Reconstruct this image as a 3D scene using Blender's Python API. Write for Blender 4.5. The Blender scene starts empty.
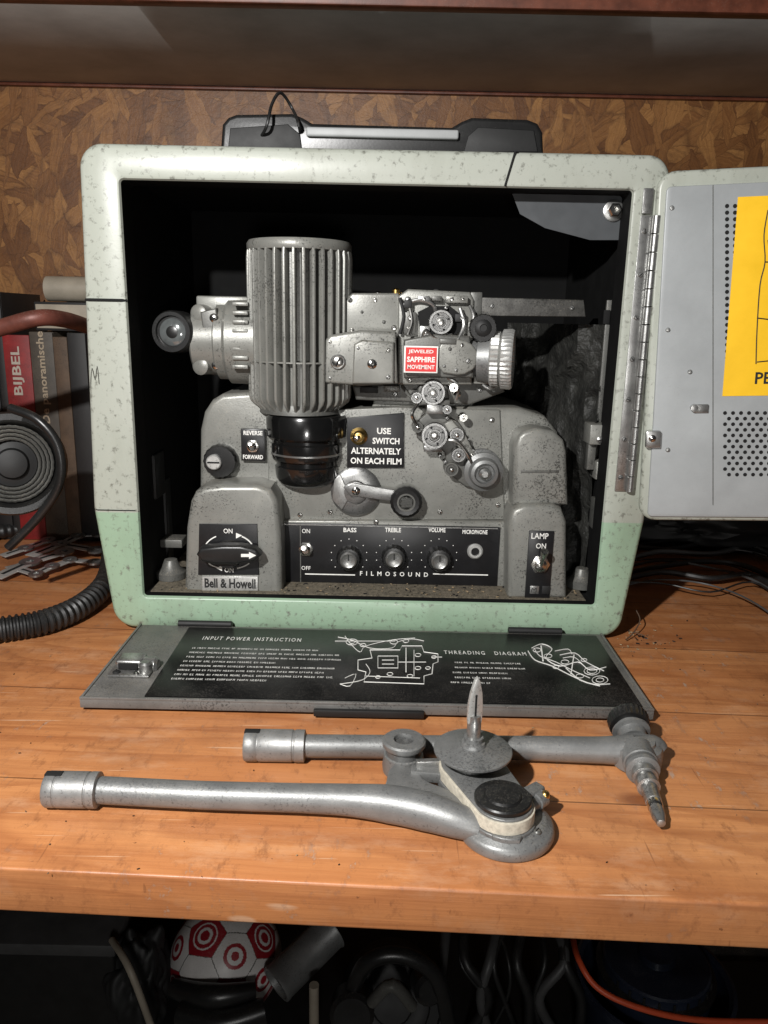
import bpy,bmesh,math,random
from mathutils import Matrix,Vector
from mathutils import noise as mn
random.seed(4)
rad=math.radians
S=bpy.context.scene
COL=S.collection
F=769.5
CAM=Vector((.012,-.655,.281))
RX=Matrix.Rotation(rad(76),3,'X')@Matrix.Rotation(.021,3,'Z')
# ---- image pixel helpers: back-project image coordinates -> points on chosen planes
def ray(u,v): return RX@Vector(((u-384)/F,-(v-512)/F,-1))
def aty(u,v,y):
    d=ray(u,v); return CAM+d*((y-CAM.y)/d.y)
def atz(u,v,z):
    d=ray(u,v); return CAM+d*((z-CAM.z)/d.z)
def mpp(p): return -((RX.transposed()@(Vector(p)-CAM)).z)/F
def atM(u,v,M,y):
    Mi=M.inverted(); c=Mi@CAM; d=Mi.to_3x3()@ray(u,v)
    return c+d*((y-c.y)/d.y)
W={}
# ---------------- materials
def nt(name):
    m=bpy.data.materials.new(name); m.use_nodes=True
    n=m.node_tree; n.nodes.clear()
    o=n.nodes.new('ShaderNodeOutputMaterial'); b=n.nodes.new('ShaderNodeBsdfPrincipled')
    n.links.new(b.outputs[0],o.inputs[0]); return m,n,b
def mixc(n,fac,a,b,mode='MIX'):
    x=n.nodes.new('ShaderNodeMix'); x.data_type='RGBA'; x.blend_type=mode
    for i,val in ((0,fac),(6,a),(7,b)):
        if hasattr(val,'links'): n.links.new(val,x.inputs[i])
        elif isinstance(val,(int,float)): x.inputs[i].default_value=val
        else: x.inputs[i].default_value=(*val,1)
    return x.outputs[2]
def mth(n,op,a,b=None,c=None,clamp=False):
    x=n.nodes.new('ShaderNodeMath'); x.operation=op; x.use_clamp=clamp
    for i,val in enumerate((a,b,c)):
        if val is None: continue
        if hasattr(val,'links'): n.links.new(val,x.inputs[i])
        else: x.inputs[i].default_value=val
    return x.outputs[0]
def step(n,v,lo,hi):
    x=n.nodes.new('ShaderNodeMapRange'); n.links.new(v,x.inputs[0])
    x.inputs[1].default_value=lo; x.inputs[2].default_value=hi; return x.outputs[0]
def noise(n,vec,scale,detail=4,rough=.55,dist=0):
    x=n.nodes.new('ShaderNodeTexNoise'); n.links.new(vec,x.inputs['Vector'])
    x.inputs['Scale'].default_value=scale; x.inputs['Detail'].default_value=detail
    x.inputs['Roughness'].default_value=rough; x.inputs['Distortion'].default_value=dist
    return x.outputs[0]
def mapping(n,vec,sc=(1,1,1),rot=(0,0,0)):
    x=n.nodes.new('ShaderNodeMapping'); n.links.new(vec,x.inputs[0])
    x.inputs['Scale'].default_value=sc; x.inputs['Rotation'].default_value=rot; return x.outputs[0]
def pm(name,base,rough=.5,metal=0,var=.18,scale=45,dust=0,dustc=(.32,.28,.22),bump=.15,bscale=500,coat=0,chips=0,chipc=(.12,.11,.1),bdist=.0003,speck=0,spec=.5):
    m,n,b=nt(name)
    g=n.nodes.new('ShaderNodeNewGeometry'); P=g.outputs['Position']
    n1=noise(n,P,scale,5,.6)
    c=mixc(n,step(n,n1,.3,.7),[x*(1-var) for x in base],[min(1,x*(1+var)) for x in base])
    if chips:
        n3=noise(n,P,130,6,.7); c=mixc(n,step(n,n3,.72-chips,.73-chips),c,chipc)
    if speck:
        n4=noise(n,P,600,3,.7); g4=noise(n,P,22,4,.65)
        f4=mth(n,'ADD',n4,mth(n,'MULTIPLY',mth(n,'SUBTRACT',g4,.5),.55))
        c=mixc(n,mth(n,'MULTIPLY',step(n,f4,.58,.66),speck),c,[x*.2 for x in base])
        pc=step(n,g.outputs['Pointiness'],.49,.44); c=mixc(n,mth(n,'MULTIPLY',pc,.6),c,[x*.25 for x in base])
    if dust:
        n2=noise(n,P,1100,2,.6)
        sz=n.nodes.new('ShaderNodeSeparateXYZ'); n.links.new(g.outputs['Normal'],sz.inputs[0])
        up=mth(n,'MULTIPLY',mth(n,'MAXIMUM',sz.outputs[2],0),.13)
        thr=mth(n,'ADD',n2,up)
        big=noise(n,P,30,4,.6)
        thr=mth(n,'ADD',thr,mth(n,'MULTIPLY',mth(n,'SUBTRACT',big,.5),.35))
        f=mth(n,'MULTIPLY',step(n,thr,.68-.06*dust,.80-.06*dust),min(1,.3+.4*dust),clamp=True)
        c=mixc(n,f,c,dustc)
        r=mth(n,'MULTIPLY_ADD',f,.4,rough,clamp=True); n.links.new(r,b.inputs['Roughness'])
    else:
        r=mth(n,'MULTIPLY_ADD',n1,.25,rough-.12,clamp=True); n.links.new(r,b.inputs['Roughness'])
    n.links.new(c,b.inputs['Base Color'])
    b.inputs['Metallic'].default_value=metal
    b.inputs['Coat Weight'].default_value=coat
    b.inputs['Specular IOR Level'].default_value=spec
    if bump:
        bn=n.nodes.new('ShaderNodeBump'); bn.inputs['Strength'].default_value=bump; bn.inputs['Distance'].default_value=bdist
        n.links.new(noise(n,P,bscale,3,.6),bn.inputs['Height']); n.links.new(bn.outputs[0],b.inputs['Normal'])
    return m
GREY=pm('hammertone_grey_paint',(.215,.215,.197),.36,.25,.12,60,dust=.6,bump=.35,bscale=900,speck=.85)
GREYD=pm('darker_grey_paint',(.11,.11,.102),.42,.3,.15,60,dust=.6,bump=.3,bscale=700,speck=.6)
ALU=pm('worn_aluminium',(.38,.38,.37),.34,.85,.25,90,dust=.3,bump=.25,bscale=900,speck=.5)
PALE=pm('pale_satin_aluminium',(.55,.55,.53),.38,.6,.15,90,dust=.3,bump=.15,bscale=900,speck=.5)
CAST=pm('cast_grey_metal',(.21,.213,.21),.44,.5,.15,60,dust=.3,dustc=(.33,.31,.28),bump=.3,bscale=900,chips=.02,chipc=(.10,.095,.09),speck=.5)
CHROME=pm('chrome',(.60,.59,.56),.22,1,.1,60,bump=.05)
BLACK=pm('black_plastic',(.011,.011,.011),.33,0,.3,50,dust=.12,dustc=(.12,.11,.09),bump=.15)
BLACKM=pm('matt_black',(.008,.008,.008),.6,0,.3,50,bump=.1)
GLOSS=pm('gloss_black_enamel',(.006,.006,.006),.18,0,.2,40,bump=.03,coat=.5)
PLATE=pm('black_anodised_plate',(.009,.009,.010),.35,.0,.3,60,dust=.1,dustc=(.10,.10,.09),bump=.06)
LPLATE=pm('black_printed_plate',(.007,.007,.007),.28,.0,.3,60,dust=.2,dustc=(.10,.09,.08),bump=.12,bscale=60,spec=.2)
WHITE=pm('white_print',(.80,.79,.75),.6,0,.1,300,bump=0)
DIMW=pm('aged_white_print',(.36,.32,.27),.6,0,.1,300,bump=0)
DARKPRINT=pm('black_print',(.01,.01,.01),.6,0,.1,80,bump=0)
RED=pm('red_label',(.60,.015,.015),.4,0,.1,80,bump=.03)
YEL=pm('yellow_sticker',(.85,.50,.012),.45,0,.06,40,bump=.03)
PANEL=pm('door_panel_grey',(.31,.325,.33),.42,.15,.10,25,dust=.25,dustc=(.22,.21,.19),bump=.1)
LIDG=pm('lid_grey',(.150,.147,.140),.46,.25,.25,40,dust=.5,chips=.03,chipc=(.30,.30,.28),bump=.3,speck=.7)
BRASS=pm('brass',(.50,.34,.12),.3,1,.15,100,bump=.05)
CREAM=pm('canvas_belt',(.46,.42,.34),.85,0,.25,300,bump=.5,bscale=1500)
RUST=pm('oxidised_bar',(.085,.083,.077),.45,.5,.35,120,dust=.6,bump=.4,speck=.6)
COPPER=pm('rusty_pipe_brown',(.13,.04,.028),.5,.2,.3,60,dust=.3,bump=.3)
RUBBER=pm('black_rubber',(.012,.012,.012),.45,0,.3,60,dust=.15,dustc=(.12,.1,.08),bump=.2)
HOLE=pm('perforation_black',(.004,.004,.004),.9,0,.1,60,bump=0)
FOAM=pm('dark_crinkled_lining',(.018,.018,.016),.62,.0,.5,60,dust=.3,dustc=(.09,.085,.07),bump=1,bscale=70,bdist=.006,spec=.4)
INNER=pm('case_interior_black',(.003,.003,.003),.8,0,.3,50,bump=.2,spec=.2)
DEB=pm('sawdust_floor',(.10,.085,.06),.9,0,.6,300,dust=.7,dustc=(.22,.18,.13),bump=1,bscale=900,bdist=.001)
GLASS=pm('smoky_glass',(.12,.13,.13),.12,.3,.3,80,bump=.05,coat=1)
ORANGE=pm('orange_cable',(.65,.09,.03),.45,0,.1,60,bump=.05)
BLUEB=pm('dark_blue_plastic',(.012,.017,.032),.32,0,.2,30,dust=.3,dustc=(.12,.12,.12),bump=.1)
OFFW=pm('off_white_plastic',(.32,.28,.22),.5,0,.15,40,dust=.4)
def case_paint():
    m,n,b=nt('sage_and_mint_case_paint')
    g=n.nodes.new('ShaderNodeNewGeometry'); P=g.outputs['Position']
    s=n.nodes.new('ShaderNodeSeparateXYZ'); n.links.new(P,s.inputs[0])
    n1=noise(n,P,6,3,.5)
    up=mixc(n,step(n,n1,.3,.7),(.335,.355,.305),(.375,.39,.345))
    lo=mixc(n,step(n,n1,.3,.7),(.25,.365,.255),(.30,.41,.30))
    zz=mth(n,'MULTIPLY_ADD',n1,.004,s.outputs[2])
    low=step(n,zz,.1145,.1135)
    c=mixc(n,low,up,lo)
    grime=noise(n,mapping(n,P,(14,14,5)),1,6,.68)
    c=mixc(n,mth(n,'MULTIPLY',step(n,grime,.50,.78),.42),c,(.15,.15,.11))
    ch=noise(n,P,170,5,.7)
    chv=mth(n,'ADD',ch,mth(n,'MULTIPLY',low,.03))
    c=mixc(n,step(n,chv,.715,.725),c,(.09,.09,.08))
    ch2=noise(n,mapping(n,P,(60,60,400)),1,3,.6)
    c=mixc(n,mth(n,'MULTIPLY',step(n,ch2,.70,.73),.4),c,(.55,.56,.50))
    ch3=noise(n,mapping(n,P,(420,60,40),(0,.5,0)),1,3,.6)
    c=mixc(n,mth(n,'MULTIPLY',step(n,ch3,.70,.72),.6),c,(.14,.15,.12))
    ch4=noise(n,mapping(n,P,(40,60,420),(0,-.4,0)),1,3,.6)
    c=mixc(n,mth(n,'MULTIPLY',step(n,ch4,.72,.74),.6),c,(.12,.12,.10))
    sub=mth(n,'MULTIPLY',mth(n,'SUBTRACT',ch,.5),.30)
    pt=step(n,mth(n,'ADD',g.outputs['Pointiness'],sub),.550,.585)
    c=mixc(n,mth(n,'MULTIPLY',pt,.8),c,(.12,.12,.10))
    n.links.new(c,b.inputs['Base Color'])
    n.links.new(mth(n,'MULTIPLY_ADD',grime,.3,.20),b.inputs['Roughness'])
    bn=n.nodes.new('ShaderNodeBump'); bn.inputs['Strength'].default_value=.15; bn.inputs['Distance'].default_value=.0006
    n.links.new(noise(n,P,90,4,.6),bn.inputs['Height']); n.links.new(bn.outputs[0],b.inputs['Normal'])
    return m
PAINT=case_paint()
def wood(name,c1,c2,c3,ang,pw,wear=.8,rough=.40):
    m,n,b=nt(name)
    g=n.nodes.new('ShaderNodeNewGeometry'); P=mapping(n,g.outputs['Position'],(1,1,1),(0,0,ang))
    s=n.nodes.new('ShaderNodeSeparateXYZ'); n.links.new(P,s.inputs[0])
    yy=mth(n,'ADD',s.outputs[1],.004)
    idx=mth(n,'FLOOR',mth(n,'DIVIDE',yy,pw))
    wn=n.nodes.new('ShaderNodeTexWhiteNoise'); wn.noise_dimensions='1D'; n.links.new(idx,wn.inputs['W'])
    cx=n.nodes.new('ShaderNodeCombineXYZ')
    n.links.new(mth(n,'ADD',s.outputs[0],mth(n,'MULTIPLY',wn.outputs[0],9)),cx.inputs[0])
    n.links.new(s.outputs[1],cx.inputs[1]); n.links.new(s.outputs[2],cx.inputs[2])
    V=cx.outputs[0]
    warp=noise(n,mapping(n,V,(3,9,9)),1,3,.5,.6)
    cn=noise(n,mapping(n,V,(1.1,7,7)),1,2,.45,.3)
    fr0=mth(n,'FRACT',mth(n,'MULTIPLY',cn,17))
    ringl=mth(n,'MULTIPLY',step(n,fr0,.35,1),step(n,fr0,1,.93))
    grain=noise(n,mapping(n,V,(2.2,70,70)),1,5,.65,.8)
    fine=noise(n,mapping(n,V,(14,420,420)),1,4,.6)
    c=mixc(n,step(n,warp,.3,.7),c1,c2)
    c=mixc(n,mth(n,'MULTIPLY',ringl,.42),c,c3)
    c=mixc(n,mth(n,'MULTIPLY',step(n,grain,.46,.70),.45),c,c3)
    c=mixc(n,mth(n,'MULTIPLY',step(n,fine,.5,.75),.25),c,c3)
    c=mixc(n,mth(n,'MULTIPLY',wn.outputs[0],.30),c,c3)
    vo=n.nodes.new('ShaderNodeTexVoronoi'); n.links.new(mapping(n,V,(5,9,9)),vo.inputs['Vector']); vo.inputs['Scale'].default_value=1
    kd=mth(n,'ADD',vo.outputs['Distance'],mth(n,'MULTIPLY',fine,.03))
    c=mixc(n,mth(n,'MULTIPLY',step(n,kd,.10,.05),.75),c,(.14,.04,.014))
    G=g.outputs['Position']
    st=noise(n,G,8,7,.7)
    c=mixc(n,mth(n,'MULTIPLY',step(n,st,.47,.70),.5),c,(.16,.055,.022))
    st2=noise(n,mapping(n,G,(14,30,18),(0,0,.3)),1,7,.72)
    c=mixc(n,mth(n,'MULTIPLY',step(n,st2,.53,.73),.38),c,(.62,.40,.25))
    sc=noise(n,mapping(n,G,(9,320,60),(0,0,.25)),1,2,.5)
    c=mixc(n,mth(n,'MULTIPLY',step(n,sc,.70,.74),.55),c,(.66,.46,.31))
    sc3=noise(n,mapping(n,G,(14,380,60),(0,0,-.45)),1,2,.5)
    c=mixc(n,mth(n,'MULTIPLY',step(n,sc3,.72,.75),.5),c,(.66,.46,.31))
    sc2=noise(n,mapping(n,G,(260,10,60),(0,0,.5)),1,2,.5)
    c=mixc(n,mth(n,'MULTIPLY',step(n,sc2,.73,.77),.5),c,(.12,.045,.02))
    sp=noise(n,mapping(n,G,(110,50,90)),1,6,.75)
    pb=noise(n,G,11,2,.5)
    c=mixc(n,mth(n,'MULTIPLY',mth(n,'MULTIPLY',step(n,sp,.59,.65),step(n,pb,.53,.63)),wear),c,(.62,.55,.46))
    sp2=noise(n,mapping(n,G,(90,160,110),(0,0,.6)),1.3,5,.75)
    c=mixc(n,mth(n,'MULTIPLY',step(n,sp2,.66,.70),.7),c,(.06,.022,.01))
    sn=n.nodes.new('ShaderNodeSeparateXYZ'); n.links.new(g.outputs['Normal'],sn.inputs[0])
    ef=mth(n,'MULTIPLY',step(n,sn.outputs[2],.9,.2),mth(n,'MULTIPLY_ADD',st2,.7,.05),clamp=True)
    c=mixc(n,ef,c,(.17,.06,.022))
    pt=step(n,mth(n,'ADD',g.outputs['Pointiness'],mth(n,'MULTIPLY',mth(n,'SUBTRACT',sp,.5),.3)),.56,.60)
    c=mixc(n,mth(n,'MULTIPLY',pt,.6),c,(.20,.075,.03))
    fr=mth(n,'FRACT',mth(n,'DIVIDE',yy,pw))
    jt=mth(n,'LESS_THAN',fr,.010)
    c=mixc(n,mth(n,'MULTIPLY',jt,.65),c,(.03,.012,.005))
    n.links.new(c,b.inputs['Base Color'])
    n.links.new(mth(n,'MULTIPLY_ADD',st2,.55,rough-.26,clamp=True),b.inputs['Roughness'])
    bn=n.nodes.new('ShaderNodeBump'); bn.inputs['Strength'].default_value=.4; bn.inputs['Distance'].default_value=.0006
    h=mth(n,'SUBTRACT',mth(n,'ADD',fine,st2),mth(n,'MULTIPLY',jt,2)); n.links.new(h,bn.inputs['Height']); n.links.new(bn.outputs[0],b.inputs['Normal'])
    return m
def osb():
    m,n,b=nt('osb_strand_board')
    g=n.nodes.new('ShaderNodeNewGeometry'); s=n.nodes.new('ShaderNodeSeparateXYZ'); n.links.new(g.outputs['Position'],s.inputs[0])
    cx=n.nodes.new('ShaderNodeCombineXYZ'); n.links.new(s.outputs[0],cx.inputs[0]); n.links.new(s.outputs[2],cx.inputs[1])
    V0=cx.outputs[0]
    dn=n.nodes.new('ShaderNodeTexNoise'); n.links.new(V0,dn.inputs['Vector']); dn.inputs['Scale'].default_value=50; dn.inputs['Detail'].default_value=4; dn.inputs['Roughness'].default_value=.6
    va=n.nodes.new('ShaderNodeVectorMath'); va.operation='MULTIPLY_ADD'; n.links.new(dn.outputs['Color'],va.inputs[0]); va.inputs[1].default_value=(.011,.011,0); n.links.new(V0,va.inputs[2])
    V=va.outputs[0]
    cols=[]
    for k,(rot,sc) in enumerate(((.25,(14,62,1)),(-.6,(13,58,1)),(1.2,(16,70,1)),(-1.35,(19,66,1)))):
        r1=mapping(n,V,(1,1,1),(0,0,rot)); mp=mapping(n,r1,sc)
        v=n.nodes.new('ShaderNodeTexVoronoi'); v.inputs['Scale'].default_value=1; n.links.new(mp,v.inputs['Vector'])
        ve=n.nodes.new('ShaderNodeTexVoronoi'); ve.feature='DISTANCE_TO_EDGE'; ve.inputs['Scale'].default_value=1; n.links.new(mp,ve.inputs['Vector'])
        sp=n.nodes.new('ShaderNodeSeparateColor'); n.links.new(v.outputs['Color'],sp.inputs[0])
        gr=noise(n,mapping(n,r1,(24,520,1)),1,4,.65)
        cr=n.nodes.new('ShaderNodeValToRGB'); n.links.new(mth(n,'ADD',mth(n,'MULTIPLY',sp.outputs[0],.42),mth(n,'MULTIPLY',gr,.66)),cr.inputs[0])
        e=cr.color_ramp.elements; e[0].position=.15; e[0].color=(.085,.030,.009,1); e[1].position=.88; e[1].color=(.38,.185,.058,1)
        x=e.new(.5); x.color=(.19,.078,.022,1)
        cc=mixc(n,mth(n,'MULTIPLY',step(n,ve.outputs['Distance'],.06,.0),.38),cr.outputs[0],(.035,.012,.004))
        cols.append((cc,sp.outputs[1]))
    c=cols[0][0]
    for i,t in ((1,.5),(2,.62),(3,.68)): c=mixc(n,mth(n,'GREATER_THAN',cols[i][1],t),c,cols[i][0])
    d=noise(n,V0,20,7,.75); c=mixc(n,mth(n,'MULTIPLY',step(n,d,.50,.70),.55),c,(.045,.016,.006))
    n.links.new(c,b.inputs['Base Color']); b.inputs['Roughness'].default_value=.48
    bn=n.nodes.new('ShaderNodeBump'); bn.inputs['Strength'].default_value=.6; bn.inputs['Distance'].default_value=.0015
    n.links.new(mth(n,'ADD',mth(n,'ADD',cols[0][1],cols[1][1]),d),bn.inputs['Height']); n.links.new(bn.outputs[0],b.inputs['Normal'])
    return m
OSB=osb()
EA=atz(0,868,0); EB=atz(768,905,0)
TA=math.atan2(EB.y-EA.y,EB.x-EA.x)
WOOD=wood('orange_varnished_pine',(.46,.175,.060),(.56,.25,.098),(.25,.075,.024),-TA,.118)
SHELFU=pm('grimy_painted_board',(.42,.41,.39),.6,0,.2,12,dust=.4,dustc=(.2,.17,.14),bump=.2)
SHELFE=pm('dark_red_wood',(.12,.035,.018),.45,0,.4,60,dust=.3)
FLOORM=pm('dark_dusty_floor',(.02,.018,.016),.9,0,.5,15,dust=.4,bump=.5,bscale=80)

# ---------------- builder
class B:
    def __init__(s,name,parent=None,label=None,cat=None,M=None,group=None):
        s.name=name;s.parent=parent;s.label=label;s.cat=cat;s.M=M;s.bm=bmesh.new();s.mats=[];s.group=group;s.kind=None
    def add(s,t,m,M=None):
        if m not in s.mats: s.mats.append(m)
        i=s.mats.index(m)
        bmesh.ops.recalc_face_normals(t,faces=t.faces)
        for f in t.faces: f.material_index=i; f.smooth=True
        if M is not None: t.transform(M)
        me=bpy.data.meshes.new('t'); t.to_mesh(me); t.free(); s.bm.from_mesh(me); bpy.data.meshes.remove(me)
    def box(s,x0,x1,y0,y1,z0,z1,m,bev=.001,seg=2,M=None):
        t=bmesh.new(); bmesh.ops.create_cube(t,size=1)
        t.transform(Matrix.Translation(((x0+x1)/2,(y0+y1)/2,(z0+z1)/2))@Matrix.Diagonal((abs(x1-x0),abs(y1-y0),abs(z1-z0),1)))
        if bev: bmesh.ops.bevel(t,geom=list(t.edges),offset=min(bev,.45*min(abs(x1-x0),abs(y1-y0),abs(z1-z0))),segments=seg,profile=.5,affect='EDGES')
        s.add(t,m,M)
    def prism(s,pts,y0,y1,m,bev=.002,seg=3,M=None):
        t=bmesh.new(); vs=[t.verts.new((p[0],y0,p[1])) for p in pts]; f=t.faces.new(vs)
        r=bmesh.ops.extrude_face_region(t,geom=[f]); 
        bmesh.ops.translate(t,vec=(0,y1-y0,0),verts=[e for e in r['geom'] if isinstance(e,bmesh.types.BMVert)])
        bmesh.ops.recalc_face_normals(t,faces=t.faces)
        if bev:
            big=[e for e in t.edges if all(abs(v.co.y-y0)<1e-6 for v in e.verts)]
            bmesh.ops.bevel(t,geom=big,offset=bev,segments=seg,profile=.5,affect='EDGES',clamp_overlap=True)
        s.add(t,m,M)
    def flat(s,pts,z0,z1,m,bev=.002,smooth=1,seg=3):
        q=[Vector((p[0],p[1])) for p in pts]
        for k in range(smooth):
            nq=[]
            for i in range(len(q)):
                a=q[i];b_=q[(i+1)%len(q)]; nq+=[a*.78+b_*.22,a*.22+b_*.78]
            q=nq
        t=bmesh.new(); f=t.faces.new([t.verts.new((p.x,p.y,z1)) for p in q])
        r=bmesh.ops.extrude_face_region(t,geom=[f]); bmesh.ops.translate(t,vec=(0,0,z0-z1),verts=[e for e in r['geom'] if isinstance(e,bmesh.types.BMVert)])
        bmesh.ops.recalc_face_normals(t,faces=t.faces)
        if bev: bmesh.ops.bevel(t,geom=[e for e in t.edges if all(abs(v.co.z-z1)<1e-6 for v in e.verts)],offset=bev,segments=seg,profile=.5,affect='EDGES',clamp_overlap=True)
        s.add(t,m)
    def pbox(s,u0,v0,u1,v1,y0,y1,m,bev=.001,seg=2):
        um=(u0+u1)/2; vm=(v0+v1)/2
        s.box(aty(u0,vm,y0).x,aty(u1,vm,y0).x,y0,y1,aty(um,v1,y0).z,aty(um,v0,y0).z,m,bev,seg)
    def ppoly(s,pts,y0,y1,m,bev=.002,seg=3,smooth=0):
        q=[(aty(u,v,y0).x,aty(u,v,y0).z) for u,v in pts]
        for k in range(smooth):
            nq=[]
            for i in range(len(q)):
                a=Vector(q[i]);b=Vector(q[(i+1)%len(q)]); nq+= [a*.8+b*.2,a*.2+b*.8]
            q=[tuple(x) for x in nq]
        s.prism(q,y0,y1,m,bev,seg)
    def lathe(s,c,axis,prof,m,seg=40,knurl=0):
        t=bmesh.new(); R=[]
        for r,h in prof:
            if r<1e-7: R.append([t.verts.new((0,0,h))])
            else: R.append([t.verts.new(((r*(1-knurl*(i%2)))*math.cos(2*math.pi*i/seg),(r*(1-knurl*(i%2)))*math.sin(2*math.pi*i/seg),h)) for i in range(seg)])
        for a,b in zip(R,R[1:]):
            for i in range(seg):
                j=(i+1)%seg
                if len(a)==1 and len(b)==1: continue
                if len(a)==1: t.faces.new((a[0],b[i],b[j]))
                elif len(b)==1: t.faces.new((a[i],a[j],b[0]))
                else: t.faces.new((a[i],a[j],b[j],b[i]))
        if len(R[0])>1: t.faces.new(R[0])
        if len(R[-1])>1: t.faces.new(R[-1])
        q=Vector(axis).to_track_quat('Z','Y')
        s.add(t,m,Matrix.Translation(c)@q.to_matrix().to_4x4())
    def cyl(s,c,axis,r,h,m,bev=.0008,seg=32,knurl=0,r2=None):
        r2=r if r2 is None else r2
        b=min(bev,.4*h,.4*r)
        s.lathe(c,axis,[(0,0),(r,0),(r2,h-b),(r2-b,h),(0,h)] if b else [(0,0),(r,0),(r2,h),(0,h)],m,seg,knurl)
    def tube(s,pts,r,m,seg=12,n=6,corr=0,cap=True):
        pts=[Vector(p) for p in pts]; rs=r if isinstance(r,(list,tuple)) else [r]*len(pts)
        P=[];Rr=[]
        if n>1 and len(pts)>2:
            for i in range(len(pts)-1):
                p0=pts[max(i-1,0)];p1=pts[i];p2=pts[i+1];p3=pts[min(i+2,len(pts)-1)]
                for k in range(n):
                    t=k/n
                    P.append(.5*((2*p1)+(p2-p0)*t+(2*p0-5*p1+4*p2-p3)*t*t+(3*p1-p0-3*p2+p3)*t**3)); Rr.append(rs[i]*(1-t)+rs[i+1]*t)
            P.append(pts[-1]);Rr.append(rs[-1])
        else: P=pts;Rr=list(rs)
        t=bmesh.new(); rings=[]; up=None
        for i,p in enumerate(P):
            d=(P[min(i+1,len(P)-1)]-P[max(i-1,0)]).normalized()
            if up is None: up=d.orthogonal().normalized()
            up=(up-d*up.dot(d)).normalized(); sd=d.cross(up)
            rr=Rr[i]*(1-corr*(1 if (i//2)%2 else 0))
            rings.append([t.verts.new(p+up*rr*math.cos(2*math.pi*k/seg)+sd*rr*math.sin(2*math.pi*k/seg)) for k in range(seg)])
        for a,b in zip(rings,rings[1:]):
            for k in range(seg):
                j=(k+1)%seg; t.faces.new((a[k],a[j],b[j],b[k]))
        if cap: t.faces.new(rings[0]); t.faces.new(rings[-1])
        s.add(t,m)
    def text(s,txt,c,m,w=None,h=None,rot=None,bold=.0,space=1.0):
        cu=bpy.data.curves.new('t','FONT'); cu.body=txt; cu.size=1; cu.offset=bold; cu.resolution_u=2; cu.space_character=space
        o=bpy.data.objects.new('t',cu); COL.objects.link(o)
        dg=bpy.context.evaluated_depsgraph_get(); dg.update()
        me=bpy.data.meshes.new_from_object(o.evaluated_get(dg)); 
        t=bmesh.new(); t.from_mesh(me); bpy.data.meshes.remove(me); bpy.data.objects.remove(o); bpy.data.curves.remove(cu)
        xs=[v.co.x for v in t.verts]; ys=[v.co.y for v in t.verts]
        W_=max(xs)-min(xs); H_=max(ys)-min(ys)
        sx=(w/W_) if w else None; s_y=(h/H_) if h else None
        if sx is None: sx=s_y
        if s_y is None: s_y=sx
        t.transform(Matrix.Diagonal((sx,s_y,1,1))@Matrix.Translation((-(max(xs)+min(xs))/2,-(max(ys)+min(ys))/2,0)))
        if rot is None: rot=Matrix.Rotation(rad(90),4,'X')
        if m not in s.mats: s.mats.append(m)
        k=s.mats.index(m)
        for f in t.faces: f.material_index=k
        t.transform(Matrix.Translation(c)@rot)
        me=bpy.data.meshes.new('t'); t.to_mesh(me); t.free(); s.bm.from_mesh(me); bpy.data.meshes.remove(me)
    def ptext(s,txt,u,v,y,m,wpx=None,hpx=None,bold=0,space=1.0):
        k=mpp(aty(u,v,y)); s.text(txt,aty(u,v,y),m,wpx*k if wpx else None,hpx*k if hpx else None,None,bold,space)
    def done(s):
        if s.M is not None: s.bm.transform(s.M)
        co=[v.co for v in s.bm.verts]
        lo=Vector([min(c[i] for c in co) for i in range(3)]); hi=Vector([max(c[i] for c in co) for i in range(3)])
        c=Vector(((lo.x+hi.x)/2,(lo.y+hi.y)/2,lo.z if s.parent is None else (lo.z+hi.z)/2))
        s.bm.transform(Matrix.Translation(-c))
        me=bpy.data.meshes.new(s.name); s.bm.to_mesh(me); s.bm.free()
        for m in s.mats: me.materials.append(m)
        me.set_sharp_from_angle(angle=rad(38))
        o=bpy.data.objects.new(s.name,me); COL.objects.link(o); o.location=c; W[o.name]=c
        if s.parent is not None:
            o.parent=s.parent; o.matrix_parent_inverse=Matrix.Translation(-W[s.parent.name])
        if s.label: o['label']=s.label
        if s.cat: o['category']=s.cat
        if s.group: o['group']=s.group
        if s.kind: o['kind']=s.kind
        return o
def thing(name,label,cat,loc):
    o=bpy.data.objects.new(name,None); o.empty_display_size=.02; COL.objects.link(o); o.location=loc; W[o.name]=Vector(loc)
    o['label']=label; o['category']=cat; return o
def screw(b,p,r,axis=(0,-1,0),m=CHROME):
    b.lathe(p,axis,[(r,-.001),(r,.0005),(r*.7,.0013),(0,.0015)],m,14)
    q=Vector(axis).to_track_quat('Z','Y').to_matrix().to_4x4()
    b.box(-r*.75,r*.75,-r*.14,r*.14,.0009,.0018,HOLE,0,M=Matrix.Translation(p)@q@Matrix.Rotation(random.random()*3,4,'Z'))
FR=(0,-1,0)
# ================= SETTING
wall=B('osb_wall',None,'rough brown strand board wall behind the workbench','wall')
wall.box(-1.3,1.3,.42,.44,-.55,.75,OSB,0); wall.done()
fl=B('floor'); fl.box(-1.3,1.3,-1.2,.42,-.56,-.53,FLOORM,0); fl.kind='structure'; fl.done()
sh=thing('wall_shelf','grimy painted board shelf with dark red front edge on wall','shelf',(0,.28,.55))
zS=aty(384,91,.42).z; yS=atz(384,11,zS).y
b=B('shelf_board',sh); b.box(-1.2,1.2,yS,.418,zS,zS+.018,SHELFU,.001); b.done()
b=B('front_edge',sh); b.box(-1.2,1.2,yS-.016,yS-.0005,zS-.001,zS+.03,SHELFE,.002); b.done()
b=B('support_batten',sh); b.box(-1.2,1.2,.412,.4195,zS-.004,zS-.0005,SHELFE,.001); b.done()
wb=thing('workbench','orange varnished pine workbench top with worn scratched planks','workbench',(0,0,-.53))
Mt=Matrix.Translation((EA+EB)/2)@Matrix.Rotation(TA,4,'Z')
b=B('tabletop',wb,M=Mt)
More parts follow.
